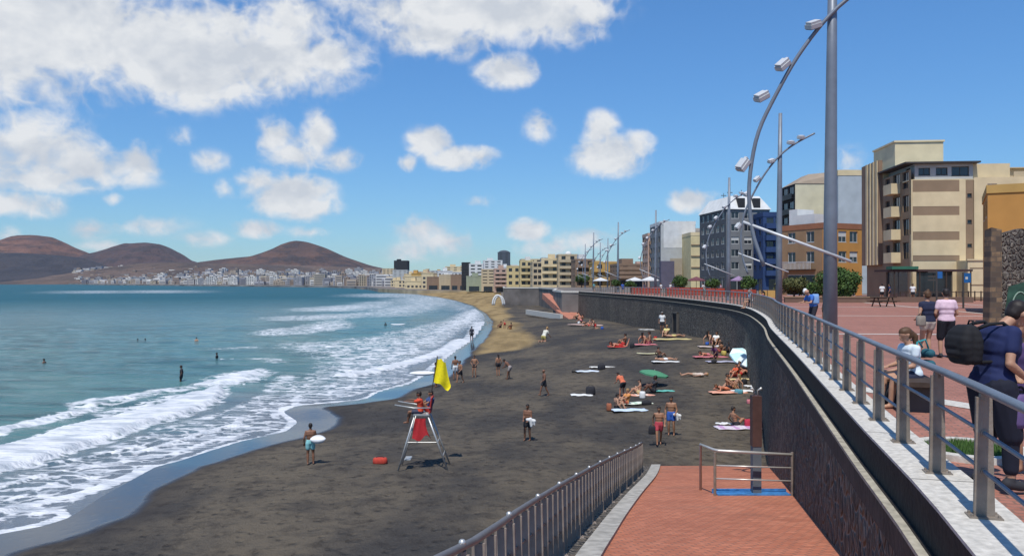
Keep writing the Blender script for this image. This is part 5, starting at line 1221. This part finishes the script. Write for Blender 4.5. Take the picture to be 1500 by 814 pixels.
person('person standing left of the bending pair at the dark sand edge', 'stand_long', S(730,550), .5, .98, 0, BLK, None, 0, GB)
person('person bending over beside the golden sand edge', 'lean', S(745,555), 1.2, 1.0, 1, (.3,.26,.24), None, 0, GB)
person('person behind the yellow flag carrying a white surfboard to the sea', 'carry', S(639,567), 1.2, 1.05, 1, BLK, None, 0, GB)
x, y, z = S(639,567)
def board(label, x, y, z, L_, w, rz, tilt, m):
    mb = MB(); n = 12; vs = []
    for k in range(n+1):
        t = k/n; ww = w/2*math.sin(math.pi*min(max(t, .02), .98))**.55; rk = .06*(2*t-1)**2*L_/2
        vs += [(L_*(t-.5), -ww, rk), (L_*(t-.5), -ww*.6, rk-.035), (L_*(t-.5), ww*.6, rk-.035), (L_*(t-.5), ww, rk), (L_*(t-.5), 0, rk+.035)]
    fs = [(k*5+a, k*5+(a+1) % 5, (k+1)*5+(a+1) % 5, (k+1)*5+a) for k in range(n) for a in range(5)]
    mb.add(vs, fs+[(4,3,2,1,0), tuple(n*5+a for a in range(5))]); o = link('surfboard', mb.mesh('surfboard', m, True), None, (x, y, z)); o.rotation_euler = (tilt, .0, rz); return tag(o, label, 'surfboard')
WB = mat('white_board', (.75,.76,.76), .35, 0, .04, 3)
board('white surfboard carried towards the waves behind the yellow flag', x-1.0, y+.2, z+1.0, 1.9, .42, .12, 1.0, WB)
x, y, z = S(455,680); board('small white bodyboard held by the person in teal shorts', x+.34, y-.12, z+1.08, .62, .40, .15, 1.0, WB)
person('lone dark figure standing at the shining water edge', 'stand', S(691,500), .2, 1.15, 3, BLK, (.03,.035,.05), 0, GB)
person('left one of the three people on the golden sand', 'sit', S(733,480), 2.4, 1.2, 1, BLK, None, 0, GB)
person('middle standing one of the three people on the golden sand', 'lean', S(739,481), .5, .9, 0, RED, None, 0, GB)
person('right one of the three people on the golden sand', 'sit', S(748,482), .7, 1.15, 1, (.3,.12,.04), None, 0, GB)
person('person in a pale yellow top crouching alone on the dark sand', 'kneel', S(797,500), -.8, 1.6, 2, (.45,.38,.12), (.62,.60,.50), 3, GB)
def towel(label, px, py, L_, w, rz, c, c2=None, kind='towel'):
    x, y, z = S(px, py); mb = MB(); nx, ny = 10, 6; r = random.Random(int(px*7+py)); vs = []
    for i in range(nx+1):
        for j in range(ny+1):
            a = L_*(i/nx-.5)*(1+r.uniform(-.01,.01)); b = w*(j/ny-.5)*(1+.05*math.sin(i*1.7+px)); vs.append((a, b, .035+.018*math.sin(i*1.3+j)+r.uniform(0, .012)))
    nn = len(vs); vs += [(a, b, c_-.02) for a, b, c_ in vs]
    fs = [(i*(ny+1)+j, (i+1)*(ny+1)+j, (i+1)*(ny+1)+j+1, i*(ny+1)+j+1) for i in range(nx) for j in range(ny)]
    rim = [i*(ny+1) for i in range(nx+1)]+[nx*(ny+1)+j for j in range(1, ny+1)]+[i*(ny+1)+ny for i in range(nx-1, -1, -1)]+[j for j in range(ny-1, 0, -1)]
    fs += [(rim[k], rim[(k+1) % len(rim)], rim[(k+1) % len(rim)]+nn, rim[k]+nn)[::-1] for k in range(len(rim))]
    mb.add(vs, fs); me = mb.mesh(kind, [cloth(c), cloth(c2 or c)], True)
    if c2:
        for k, pl in enumerate(me.polygons):
            if k < nx*ny and (k//ny) % 3 == 1: pl.material_index = 1
    o = link(kind, me, None, (x, y, z+.02), rz); return tag(o, label, kind, 'towels spread on the sand')
def bag(label, px, py, w, d, h, c, loc=None, rz=0.0, name='bag'):
    x, y, z = loc or S(px, py); mb = MB()
    for k, (f_, zz_) in enumerate(((.9,0),(1,.25),(.95,.7),(.7,1.0))): pass
    lv = [(.92,0),(1,.15),(.98,.6),(.9,.92),(.72,1.0)]; vs = []
    for f_, t in lv:
        for q in range(10): a = 6.283*q/10; vs.append((w/2*f_*math.copysign(abs(math.cos(a))**.6, math.cos(a)), d/2*f_*math.copysign(abs(math.sin(a))**.6, math.sin(a)), h*t))
    n = 10; fs = [(a*n+j, a*n+(j+1) % n, (a+1)*n+(j+1) % n, (a+1)*n+j) for a in range(4) for j in range(n)]+[tuple(range(n))[::-1], tuple(4*n+j for j in range(n))]
    root = thing(name, label, name, (x, y, z), rz); mb.add(vs, fs); link('bag_body', mb.mesh('bag_body', cloth(c), True), root)
    mb = MB(); mb.tube([(w*.28*math.cos(a), 0, h*.92+h*.3*math.sin(a)) for a in np.linspace(0, PI, 8)], .012, 5); link('handle', mb.mesh('handle', cloth(BLK)), root); return root
x, y, z = S(773,645)
def bundle(label, x, y, z, c, s=.22, name='towel'):
    o = link(name, remesh([(( -.10,0,0),(.12,.02,-.05),.06,.07),((.0,0,.02),(.03,.0,-.22),.06,.045),((.1,0,-.03),(.14,0,-.18),.05,.03)], .02, name, 2), None, (x, y, z)); setm(o, cloth(c)); o.scale = (s/.22,)*3; return tag(o, label, 'towel')
bundle('white towel bundled in the hands of the person in the middle of the sand', x+.12, y-.28, z+1.02, WHC, .3)
x, y, z = S(983,637); bundle('white towel in the hand of the person in blue shorts', x+.22, y-.22, z+1.0, WHC, .26)
x, y, z = S(965,652); bag('dark bag hanging from the hand of the person in red trunks', 0, 0, .34, .2, .34, BLK, (x-.30, y-.05, z+.52))
bag('black round bag standing beside the white towel on open sand', 865, 578, .62, .5, .52, BLK)
towel('plain white towel next to the black round bag', 852, 579, 1.35, .75, 0, WHC)
towel('long white towel lying left of the dark bag in mid beach', 862, 544, 1.9, .9, .1, (.62,.68,.76)); towel('pale towel just beyond the long white one in mid beach', 882, 538, 1.9, .7, .15, (.7,.68,.62))
bag('small dark bag on the far end of the long white towel', 881, 541, .6, .4, .4, BLK); bag('flat dark rucksack at the left end of the long white towel', 844, 545, .7, .4, .22, (.05,.045,.04))
# group with the towels near the green parasol
person('person in dark swimwear sitting at the left of the nearest towel group', 'sit_side', S(903,599), -1.2, 1.0, 2, BLK, None, 0, GB); person('fair haired person sitting beside the standing sunburnt one', 'sit', S(917,593), 2.0, 1.05, 2, (.5,.12,.08), (.6,.25,.08), 3, GB)
towel('pale blue towel nearest the camera in the group', 922, 601, 1.9, .8, .1, (.55,.66,.78)); towel('pale green and white striped towel of the nearest group', 932, 591, 1.8, .8, .12, (.68,.74,.62), (.45,.6,.45)); towel('orange red towel behind the pale green striped one', 935, 579, 1.9, .8, .08, (.7,.35,.25), (.75,.6,.5))
bag('flat black bag on the right end of the striped towel', 947, 592, .6, .3, .2, BLK)
person('person in a pale top sitting left under the green parasol', 'sit_side', S(936,577), 1.4, 1.0, 2, (.5,.4,.2), None, 0, GB); person('dark clothed person sitting under the green parasol', 'sit', S(957,575), 1.6, 1.2, 3, BLK, (.03,.03,.035), 0, GB)
towel('turquoise mat right of the green parasol', 973, 573, 1.2, .6, .1, (.12,.42,.36))
def parasol(label, x, y, z, r0, h, tilt, tdir, c, c2=None, drop=.35):
    root = thing('beach_parasol', label, 'parasol', (x, y, z)); root.rotation_euler = (tilt*math.cos(tdir), tilt*math.sin(tdir), 0)
    mb = MB(); mb.tube([(0,0,0),(0,0,h+.06)], .02, 6); link('pole', mb.mesh('pole', RAILW), root)
    mb = MB(); n = 8; vs = [(0,0,h)]
    for q, zz_ in ((.5,h-drop*.3),(1.0,h-drop)): vs += [(r0*q*math.cos(6.283*j/n), r0*q*math.sin(6.283*j/n), zz_-(.0 if q < 1 else 0)) for j in range(n)]
    vs += [(r0*1.0*math.cos(6.283*j/n), r0*1.0*math.sin(6.283*j/n), h-drop-.10) for j in range(n)]
    fs = [(0,1+j,1+(j+1) % n) for j in range(n)]+[(1+j+a*n,1+n+j+a*n,1+n+(j+1) % n+a*n,1+(j+1) % n+a*n) for a in (0, 1) for j in range(n)]
    mb.add(vs, fs); me = mb.mesh('canopy', [cloth(c), cloth(c2 or c)])
    for k, pl in enumerate(me.polygons): pl.material_index = (k % n) % 2 if c2 else 0
    link('canopy', me, root)
    for j in range(n): mb = MB(); mb.tube([(0,0,h-.02),(r0*math.cos(6.283*j/n), r0*math.sin(6.283*j/n), h-drop-.01)], .008, 4); link('rib', mb.mesh('rib', RAILW), root)
    return root
x, y, z = S(957,567); parasol('low green beach parasol over the seated pair', x, y+.6, z, .95, 1.05, .18, 1.2, (.07,.24,.13), None, .20)
# farther small groups
for (px, py, pose, rot, sk, bt, tp, hr, lb) in [
 (908,508,'prone',-1.3,4,RED,None,0,'person lying on a red towel at the left of the far pair'), (914,506,'sit',1.0,0,RED,None,0,'person sitting on the red towel at the left of the far pair'),
 (945,503,'sit_back',-.8,4,(.5,.08,.12),None,0,'person leaning back on the pink towel of the far pair'), (951,504,'sit_side',1.2,0,PNK,None,0,'person sitting at the right of the pink towel'),
 (966,524,'sit_side',-1.2,1,BLK,None,0,'dark haired person beside the pale board'), (974,528,'lie',-1.4,2,WHC,None,None,'person lying flat behind the pale board'),
 (970,488,'stand',2.8,1,BLK,WHC,2,'person with white hair standing left of the wall doorway'), (976,493,'sit',2.6,2,BLK,(.6,.5,.2),3,'person sitting below the wall doorway on yellow'), (986,494,'lie',-1.3,2,(.6,.5,.2),None,1,'person lying below the wall doorway'),
 (1018,551,'lie',1.45,2,(.5,.4,.3),(.55,.45,.38),3,'lone person lying stretched on bare sand'),
 (1042,503,'sit_back',-1.0,2,PNK,None,0,'left person in the row under the curved wall'), (1049,505,'sit',2.6,0,BLK,WHC,0,'second person in the row under the curved wall'), (1056,503,'sit_side',1.8,1,BLK,(.25,.05,.05),0,'person in dark red in the row under the curved wall'), (1062,507,'sit',2.0,0,RED,None,1,'right person in the row under the curved wall'),
 (1037,521,'prone',-1.4,4,PNK,None,0,'person lying on pink in front of the wall row'), (1048,525,'kneel',2.4,1,BLK,(.12,.04,.10),0,'kneeling person in plum in front of the wall row'), (1055,516,'sit',.6,0,(.3,.06,.05),None,0,'sunburnt person between the two rows under the wall'), (1065,516,'sit_side',2.4,1,BLK,BLK,0,'black clothed person at the right of the second row'),
 (1077,552,'sit',2.2,4,RED,(.6,.10,.04),0,'person in orange red sitting left under the pale blue parasol'), (1084,550,'sit_side',-1.8,4,RED,None,1,'sunburnt person sitting in the middle under the pale blue parasol'), (1092,548,'sit',1.4,0,BLK,(.55,.12,.05),0,'person sitting right under the pale blue parasol'), (1098,545,'sit_back',1.5,1,BLK,None,0,'person leaning at the wall behind the pale blue parasol'),
 (1068,570,'sit',-2.2,0,BLK,None,0,'dark haired person nearest in front of the parasol group'), (1075,568,'sit_back',1.6,2,(.6,.45,.1),None,3,'fair person leaning back in front of the parasol group'), (1062,571,'prone',-1.2,4,(.6,.2,.1),None,1,'person lying on the orange towel in front of the parasol group'),
 (1077,624,'sit_side',-1.3,0,BLK,None,0,'lone person sitting on the pink and white towel by the shower'),
 (852,471,'sit',1,4,PNK,None,0,'leftmost bather of the far cluster below the terracotta ramp'), (858,474,'prone',-1.2,2,BLK,None,0,'lying bather in the far cluster below the terracotta ramp'), (864,478,'sit_back',1,4,RED,None,0,'sunburnt bather in the middle of the far cluster below the ramp'), (871,481,'kneel',2,2,RED,None,0,'right bather of the far cluster below the ramp'), (845,467,'sit',2,0,BLK,(.5,.3,.2),0,'farthest bather at the foot of the terracotta ramp'),
 ]:
    x, y, z = S(px, py); person(lb, pose, (x, y, z), rot, random.uniform(1.0, 1.12)*(1.25 if py < 512 else 1), sk, bt, tp, hr, GB, random.random() < .5)
for a in [('red towel of the left far pair',911,508,2.6,1.3,.0,RED,None),('pink towel of the right far pair',950,505,2.6,1.2,.05,PNK,None),('yellow towel below the wall doorway',984,497,3.4,1.4,.1,(.6,.5,.22),None),('white towel of the person lying behind the board',976,530,2.2,.8,.05,WHC,None),
          ('small white cloth lying alone below the far wall',947,483,1.8,.9,.1,WHC,None),('white sheet in front of the wall row',1042,508,2.2,1.0,0,(.6,.5,.45),None),('pink towel in front of the wall row',1040,523,2.6,1.0,.05,PNK,None),('pale lilac towel on the open sand before the wall row',1058,530,2.4,.9,.05,(.4,.4,.5),None),
          ('orange towel in front of the parasol group',1066,575,2.2,.9,.1,(.72,.36,.25),None),('crumpled white towel left of the folded black parasol',1088,573,1.3,.8,.2,WHC,None),('white towel at the wall by the folded black parasol',1103,566,1.0,.7,.1,WHC,None),('yellow towel under the pale blue parasol',1086,556,1.7,.7,.1,(.65,.5,.25),None),
          ('pink and white towel of the lone sitter by the shower',1080,627,2.1,.95,.05,(.62,.55,.62),(.5,.3,.5)),('crumpled white clothes on the left of the pink towel',1060,621,.7,.5,.3,WHC,None),('pale towel row below the terracotta ramp',862,476,6.0,1.6,-.5,(.6,.42,.36),None)]:
    towel(*a)
o = board('pale yellow board lying beside the dark haired bather', *S(950,519)[:2], S(950,519)[2]+.08, 2.0, .6, .05, 0, mat('pale_yellow_board', (.62,.58,.36), .4))
bag('red bag on the pink and white towel', 1097, 624, .45, .35, .35, (.45,.03,.06)); bag('navy bag at the right end of the pink and white towel', 1107, 628, .5, .35, .38, (.015,.02,.06)); bag('small pink bag on the sand behind the shower column', 1098, 591, .35, .3, .25, PNK)
x, y, z = S(1092,548); parasol('pale blue and white beach parasol tilted by the sea wall', x-.2, y+.9, z+.25, 1.05, 1.5, .62, .35, (.50,.76,.80), (.74,.84,.85), .38)
x, y, z = S(1103,580); root = thing('folded_parasol', 'folded black parasol leaning by the wall above the shower', 'parasol', (x, y, z), .3); root.rotation_euler = (0, .5, .3)
mb = MB(); mb.tube([(0,0,0),(0,0,1.5)], .02, 6); link('pole', mb.mesh('pole', RAILW), root); mb = MB(); mb.tube([(0,0,.35),(0,0,.7),(0,0,1.3),(0,0,1.42)], [.16,.13,.06,.02], 8); link('canopy', mb.mesh('canopy', cloth(BLK)), root)
r8 = random.Random(12)
for k, (px, py, c_, lb) in enumerate([(1052,512,WHC,'small white bag between the people in the wall row'),(1036,505,BLU,'small blue bag left of the wall row'),(1068,512,PNK,'pink bag at the right end of the wall row'),(1060,520,(.5,.4,.1),'yellow bag in front of the wall row'),(1090,562,BLK,'black bag in front of the pale blue parasol'),(1082,576,(.1,.3,.35),'teal bag in front of the parasol group'),(960,498,RED,'red bag right of the pink towel pair'),(926,509,BLK,'black bag right of the red towel pair'),(892,601,(.3,.1,.05),'brown bag left of the nearest towel group'),(941,583,WHC,'white bag between the nearest towels'),(882,482,BLU,'blue bag at the right of the far cluster'),(848,474,WHC,'white bag in the far cluster'),(1046,532,BLK,'black bag by the lilac towel')]):
    bag(lb, px, py, r8.uniform(.35,.55), .3, r8.uniform(.25,.42), c_, None, r8.uniform(0,3))
# red bag near the lifeguard
bag('red bag lying on the sand left of the lifeguard chair', 557, 678, .62, .34, .24, (.45,.05,.03))
# swimmers
def sea_at(px, py): x, y = G(px, py, 8.0); return x, y
for (px, py, dz, sk, tp, lb) in [(266,558,-.45,3,(.035,.03,.035),'person in a dark wetsuit standing in the waves'),(65,530,-1.38,1,None,'swimmer far to the left with only the head above water'),(202,499,-1.40,3,None,'left one of two swimmers far out'),(213,499,-1.40,3,None,'right one of two swimmers far out'),
                             (288,500,-1.15,2,None,'swimmer far out with pale shoulders'),(318,525,-1.10,3,BLK,'swimmer beside a floating white board')]:
    x, y = sea_at(px, py); person(lb, 'stand' if px != 318 else 'towel', (x, y, dz), random.uniform(0, 2), 1.0, sk, BLK, tp, 0, 'swimmers in the bay')
x, y = sea_at(333, 527); board('white board floating beside the swimmer', x, y, .08, 1.3, .6, .2, .1, WB)
x, y = sea_at(583, 476); board('white surfboard floating in the surf', x, y, .15, 2.6, .7, .2, .3, WB); person('surfer waiting beside the white surfboard in the surf', 'stand', (x-2.2, y-.5, -1.2), 0, 1.0, 3, BLK, BLK, 0, 'swimmers in the bay')

# ------------------------------------------------------------------ lifeguard chair, guards, flag
cx, cy, cz = S(621,684); ALU = mat('aluminium_tube', (.50,.50,.48), .4, .5)
root = thing('lifeguard_chair', 'tall aluminium lifeguard chair with a red cloth standing on the black sand', 'lifeguard chair', (cx, cy, cz))
topz = 2.15
for a, b in (((-.95,-.55,0),(-.32,-.38,topz)),((-.95,.55,0),(-.32,.38,topz)),((1.0,-.55,0),(.15,-.38,topz+.1)),((1.0,.55,0),(.15,.38,topz+.1))):
    mb = MB(); mb.tube([a, b], .035, 8); link('leg', mb.mesh('leg', ALU, True), root)
for k, t in enumerate((.25,.5,.75)):
    mb = MB(); xx = 1.0-.85*t; mb.tube([(xx,-.55+.17*t,topz*t),(xx,.55-.17*t,topz*t)], .022, 6); link('rung', mb.mesh('rung', ALU), root)
mb = MB(); mb.tube([(-.62,-.46,1.1),(.58,-.46,1.1)], .016, 6); link('brace', mb.mesh('brace', ALU), root)
mb = MB(); mb.obox((-.05,0,topz+.02), (.62,.92,.06)); link('seat', mb.mesh('seat', ALU), root)
mb = MB(); mb.obox((.30,0,topz+.38), (.05,.92,.6), 0, Matrix.Rotation(.12, 3, 'Y')); link('backrest', mb.mesh('backrest', cloth((.35,.03,.03))), root)
for sy in (-.48,.48): mb = MB(); mb.tube([(.3,sy,topz+.30),(-.35,sy,topz+.30),(-1.1,sy,topz+.42)], .026, 6); link('armrest', mb.mesh('armrest', ALU, True), root)
mb = MB(); vs = []
for i in range(9):
    for j in range(7): t = j/6; vs.append((-.30-.12*t+(i/8)*(.42+.38*t*t), -.42-.04*math.sin(i*1.9+j*.8)-.06*t, topz-.12-(.78+.10*math.sin(i*.8))*t+.05*math.sin(i*1.4)*t))
n0 = len(vs); vs += [(a, b+.012, c) for a, b, c in vs]; fs = [(i*7+j, (i+1)*7+j, (i+1)*7+j+1, i*7+j+1) for i in range(8) for j in range(6)]; fs += [tuple(q+n0 for q in f)[::-1] for f in fs]
mb.add(vs, fs); link('red_cloth', mb.mesh('red_cloth', cloth((.40,.02,.025)), True), root)
mb = MB(); mb.box(-.75,-.3,.35,-.5,.3,.39); link('footrest', mb.mesh('footrest', ALU), root)
person('lifeguard in a red shirt seated on the tall chair pointing towards the sea', 'guard', (cx-.12, cy-.18, cz+topz-.0), PI/2-.1, 1.0, 1, (.05,.05,.08), (.62,.07,.03), 0)
person('lifeguard in an orange and blue vest seated behind on the tall chair', 'sit', (cx+.16, cy+.22, cz+topz+.0), PI/2+.5, .98, 0, (.5,.05,.04), (.04,.07,.18), 0)
x0, z0 = cx+.10, cz+topz+.5
root = thing('warning_flag', 'yellow flag flying from a pole on the lifeguard chair', 'flag', (cx+.12, cy+.45, cz+topz)); root.scale = (.9,.9,.96)
mb = MB(); mb.tube([(0,0,-.1),(.42,0,2.35)], .022, 6); link('pole', mb.mesh('pole', WOODD), root)
mb = MB(); vs = []; nx, nz = 14, 10
for i in range(nx+1):
    for j in range(nz+1):
        t = i/nx; u = j/nz; px_ = .40-.17*u*.95; pz = 2.28-.98*u
        vs.append((px_+t*(.38+.50*u)*(1-.25*max(0, u-.75)*4*t), .10*math.sin(t*7+u*2.5)*t**.5, pz-t*.42+ (.25*t*(1-u))-.18*t*math.sin(u*3.0)-.05*math.sin(t*9+u)))
n0 = len(vs); vs += [(a, b+.008, c) for a, b, c in vs]; fs = [(i*(nz+1)+j, (i+1)*(nz+1)+j, (i+1)*(nz+1)+j+1, i*(nz+1)+j+1) for i in range(nx) for j in range(nz)]; fs += [tuple(q+n0 for q in f)[::-1] for f in fs]
mb.add(vs, fs); link('flag_cloth', mb.mesh('flag_cloth', cloth((.85,.70,.01)), True), root)

# ------------------------------------------------------------------ people on the promenade
FM = build_pose(p=(0,-.03,.97), n=(0,.05,1.50), hd=(0,.225,1.60), face=(0,.75,-.66), ankles=[(.14,.05,.07),(-.13,-.05,.07)], wrists=[(.20,.16,1.04),(-.14,.24,1.04)], ep=((.35,-1,-.1),(-.6,-.8,0)),
    voxel=.011, fat=1.30, fingers=True, shoes=True, fcurl=[(-.9,.35,-.1),(.9,.3,.1)], short_len=1.72, sleeve=.52, hipw=.11)
fx, fy = X_(1457,7.5), 7.5
person('person in a navy shirt with a black backpack leaning over beside the near railing', FM, (fx, fy, FLOOR), -PI/2+.10, 1.02, 2, (.008,.010,.022), (.010,.018,.075), 0)
def rnd(mb_, lv, sx, sy):
    pass
root = thing('backpack', 'black round backpack worn on the back of the person in navy', 'backpack', (fx-.30, fy-.01, FLOOR+1.12), -PI/2+.10); root.scale = (.88,.88,.88); root.location.z += .06
caps = []
for zz_, hw, d0, d1, r_ in ((.07,.10,-.02,.06,.075),(.13,.105,-.04,.06,.078),(.19,.108,-.05,.06,.08),(.25,.105,-.05,.06,.08),(.31,.095,-.03,.055,.074),(.36,.075,.0,.05,.062)):
    for yy_ in (d0, d1): caps.append(((-hw,yy_,zz_),(hw,yy_,zz_),r_,r_))
caps += [((-.07,-.10,.12),(.07,-.10,.12),.045,.045),((-.06,-.10,.20),(.06,-.10,.20),.04,.04)]
o = link('bag_body', remesh(caps, .013, 'bag_body', 9), root); setm(o, BLACKM)
for s_ in (1, -1):
    mb = MB(); mb.tube([(s_*.09,.10,.38),(s_*.12,.20,.425),(s_*.145,.34,.44),(s_*.15,.45,.36),(s_*.16,.50,.20),(s_*.20,.36,.05),(s_*.12,.10,.03)], .020, 6); link('strap', mb.mesh('strap', BLACKM, True), root)
mb = MB(); mb.tube([(-.04,.08,.41),(-.03,.09,.46),(.03,.09,.46),(.04,.08,.41)], .010, 5); link('handle', mb.mesh('handle', BLACKM, True), root)
hx, hy = fx+.36, fy-.10
root = thing('photo_camera', 'black and silver camera held by the person in navy', 'camera', (fx+.34, fy-.13, FLOOR+1.0), .4)
mb = MB(); mb.obox((0,0,0), (.14,.07,.10)); mb.obox((0,0,.06), (.05,.05,.03)); link('camera_body', mb.mesh('camera_body', BLACKM), root)
mb = MB(); mb.tube([(0,-.03,0),(0,-.12,0)], .038, 12); link('lens', mb.mesh('lens', STEEL), root)
mb = MB(); mb.tube([(-.06,0,.04),(-.14,-.05,.25),(-.20,.0,.45)], .009, 5); link('strap', mb.mesh('strap', BLACKM), root)
# person half out of frame holding a patterned bag
qx = X_(1500, 8.0); person('person in dark clothes at the right edge behind the one in navy', 'stand_long', (qx+.10, 8.1, FLOOR), 2.0, .93, 2, (.02,.02,.03), (.10,.06,.16), 0)
bag('purple patterned bag hanging at the right edge beside the dark trousers', 0, 0, .26, .14, .30, (.12,.08,.20), (X_(1494,7.35), 7.35, FLOOR+.62), .4)
# bench with the seated woman
bx_, by_ = X_(1330,12.6), 12.6
root = thing('bench', 'low dark backless bench on the promenade beside the railing', 'bench', (bx_, by_, FLOOR), -.27)
mb = MB()
mb.box(-.28,-.85,.40,.28,.85,.47); link('seat', mb.mesh('seat', WOODD), root)
for sy in (-.62,.55): mb = MB(); mb.box(-.22,sy,0,.22,sy+.08,.398); link('leg', mb.mesh('leg', FRAMED), root)
person('seated person with long brown hair and a white and teal top on the bench', 'bench', (bx_+.02, by_-.1, FLOOR-.02), PI/2+.15, .95, 2, (.02,.025,.05), (.62,.70,.74), 1)
root = thing('shoulder_bag', 'teal and black rucksack on the back of the seated person', 'rucksack', (bx_+.24, by_-.14, FLOOR+.62), PI/2+.15)
o = link('bag_body', remesh([((-.07,0,.05),(.07,0,.05),.07,.07),((-.06,0,.22),(.06,0,.22),.07,.07)], .015, 'bag_body', 2), root); setm(o, cloth((.02,.10,.13)))
for s_ in (1, -1): mb = MB(); mb.tube([(s_*.07,.04,.30),(s_*.10,.12,.44),(s_*.11,.26,.40),(s_*.11,.28,.20),(s_*.08,.10,.05)], .014, 6); link('strap', mb.mesh('strap', cloth((.03,.28,.30)), True), root)
bag('black bag lying under the bench beside the seated person', 0, 0, .55, .32, .30, BLK, (bx_-.15, by_+.15, FLOOR), 1.2)
CP = build_pose(p=(0,0,.93), n=(0,0,1.44), hd=(0,.04,1.60), face=(0,.9,-.3), ankles=[(.10,0,.07),(-.12,.04,.07)], wrists=[(.20,.20,1.0),(-.20,.20,1.02)], voxel=.016, fat=1.12, shoes=True, short_len=.95, sleeve=.5)
CW = build_pose(p=(0,0,.92), n=(0,.01,1.42), hd=(0,.04,1.58), face=(0,.9,-.2), ankles=[(.06,.02,.07),(-.10,.0,.07)], wrists=[(.22,.10,.95),(-.18,.18,1.0)], voxel=.016, fat=1.08, shoes=True, short_len=.30, sleeve=.2, hair='bun')
person('person in a pale pink polo shirt and black shorts seen from behind', CP, (X_(1386,20.5), 20.5, FLOOR), -.1, 1.02, 2, (.012,.014,.02), (.66,.48,.55), 0)
person('person in a navy sleeveless top and pale shorts beside the pink shirt', CW, (X_(1359,20.6), 20.6, FLOOR), .15, 1.0, 2, (.52,.46,.38), (.015,.02,.05), 1)
bag('pale shoulder bag at the hip of the person in the navy sleeveless top', 0, 0, .26, .14, .26, (.25,.22,.18), (X_(1346,20.5), 20.4, FLOOR+.82), .3)
LN = build_pose(p=(0,-.1,.92), n=(0,.12,1.36), hd=(0,.24,1.48), face=(0,.8,-.5), ankles=[(.10,0,.07),(-.12,.04,.07)], wrists=[(.18,.45,1.05),(-.16,.46,1.05)], voxel=.02, fat=1.1, shoes=True, short_len=.95)
x, y = X_(1189,34), 34
person('person in blue with a white sun hat leaning at the railing by the nearest lamp', LN, (x, y, FLOOR), PI/2+.3, 1.0, 2, (.02,.02,.03), (.04,.14,.45), None)
o = link('sun_hat', remesh([((0,0,0),(0,.01,.04),.105,.09)], .015, 'sun_hat', 1), None, (x-.24, y+.10, FLOOR+1.53)); setm(o, cloth(WHC)); tag(o, 'white sun hat on the person leaning in blue', 'hat')
root = bag('blue and white rucksack on the back of the person leaning in blue', 0, 0, .30, .22, .42, (.20,.36,.62), (x+.12, y-.10, FLOOR+1.0), 0, 'rucksack')
person('person in dark brown standing between the blue one and the nearest lamp', 'stand', (x+.75, y+.4, FLOOR), PI/2, .98, 0, (.06,.04,.02), (.03,.025,.02), 1)
for (px, D, pose, rot, bt, tp, hr, lb) in [(1100,57.5,'bench',1.6,BLK,WHC,2,'white haired person seated at the curve of the railing'),(1119,56,'bench',1.2,RED,(.25,.02,.03),0,'person in dark red seated at the curve of the railing'),(1292,80,'stand',0,BLK,WHC,0,'white shirted person at the cafe doorway'),(1337,79,'stand',2.8,BLK,WHC,0,'person in white right of the cafe canopy'),
                  (1303,79.2,'stand_long',1,BLK,(.02,.03,.10),0,'person in navy under the cafe canopy'),(1056,100,'stand',1,BLK,(.4,.25,.3),0,'person in pink near the third lamp'),(1030,108,'walk',1,BLK,WHC,0,'person walking before the yellow stair building'),(968,122,'stand',2,RED,WHC,0,'person in white by the fourth lamp'),(982,121,'walk',2,BLK,WHC,2,'pale shirted walker right of the fourth lamp'),(944,128,'stand',2,BLU,(.2,.2,.25),0,'grey shirted person left of the fourth lamp'),(870,145,'walk',1,BLK,(.1,.4,.4),0,'person in turquoise at the far end of the promenade'),(912,134,'stand',0,BLU,BLU,0,'person in blue between the farthest trees')]:
    person(lb, pose, (X_(px, D), D, FLOOR), rot, 1.0, random.choice((0,1,2)), bt, tp, hr, 'people on the far promenade')

# ------------------------------------------------------------------ haze
hm = bpy.data.materials.new('haze'); hm.use_nodes = True; t_ = hm.node_tree; t_.nodes.clear()
vo = t_.nodes.new('ShaderNodeVolumePrincipled'); vo.inputs['Density'].default_value = .000028; vo.inputs['Color'].default_value = (.80,.88,1,1); vo.inputs['Anisotropy'].default_value = .2
oo = t_.nodes.new('ShaderNodeOutputMaterial'); t_.links.new(vo.outputs[0], oo.inputs['Volume'])
mb = MB(); mb.box(-9500,-9500,-4.5,9500,9500,330); tag(link('haze', mb.mesh('haze', hm)), kind='stuff')
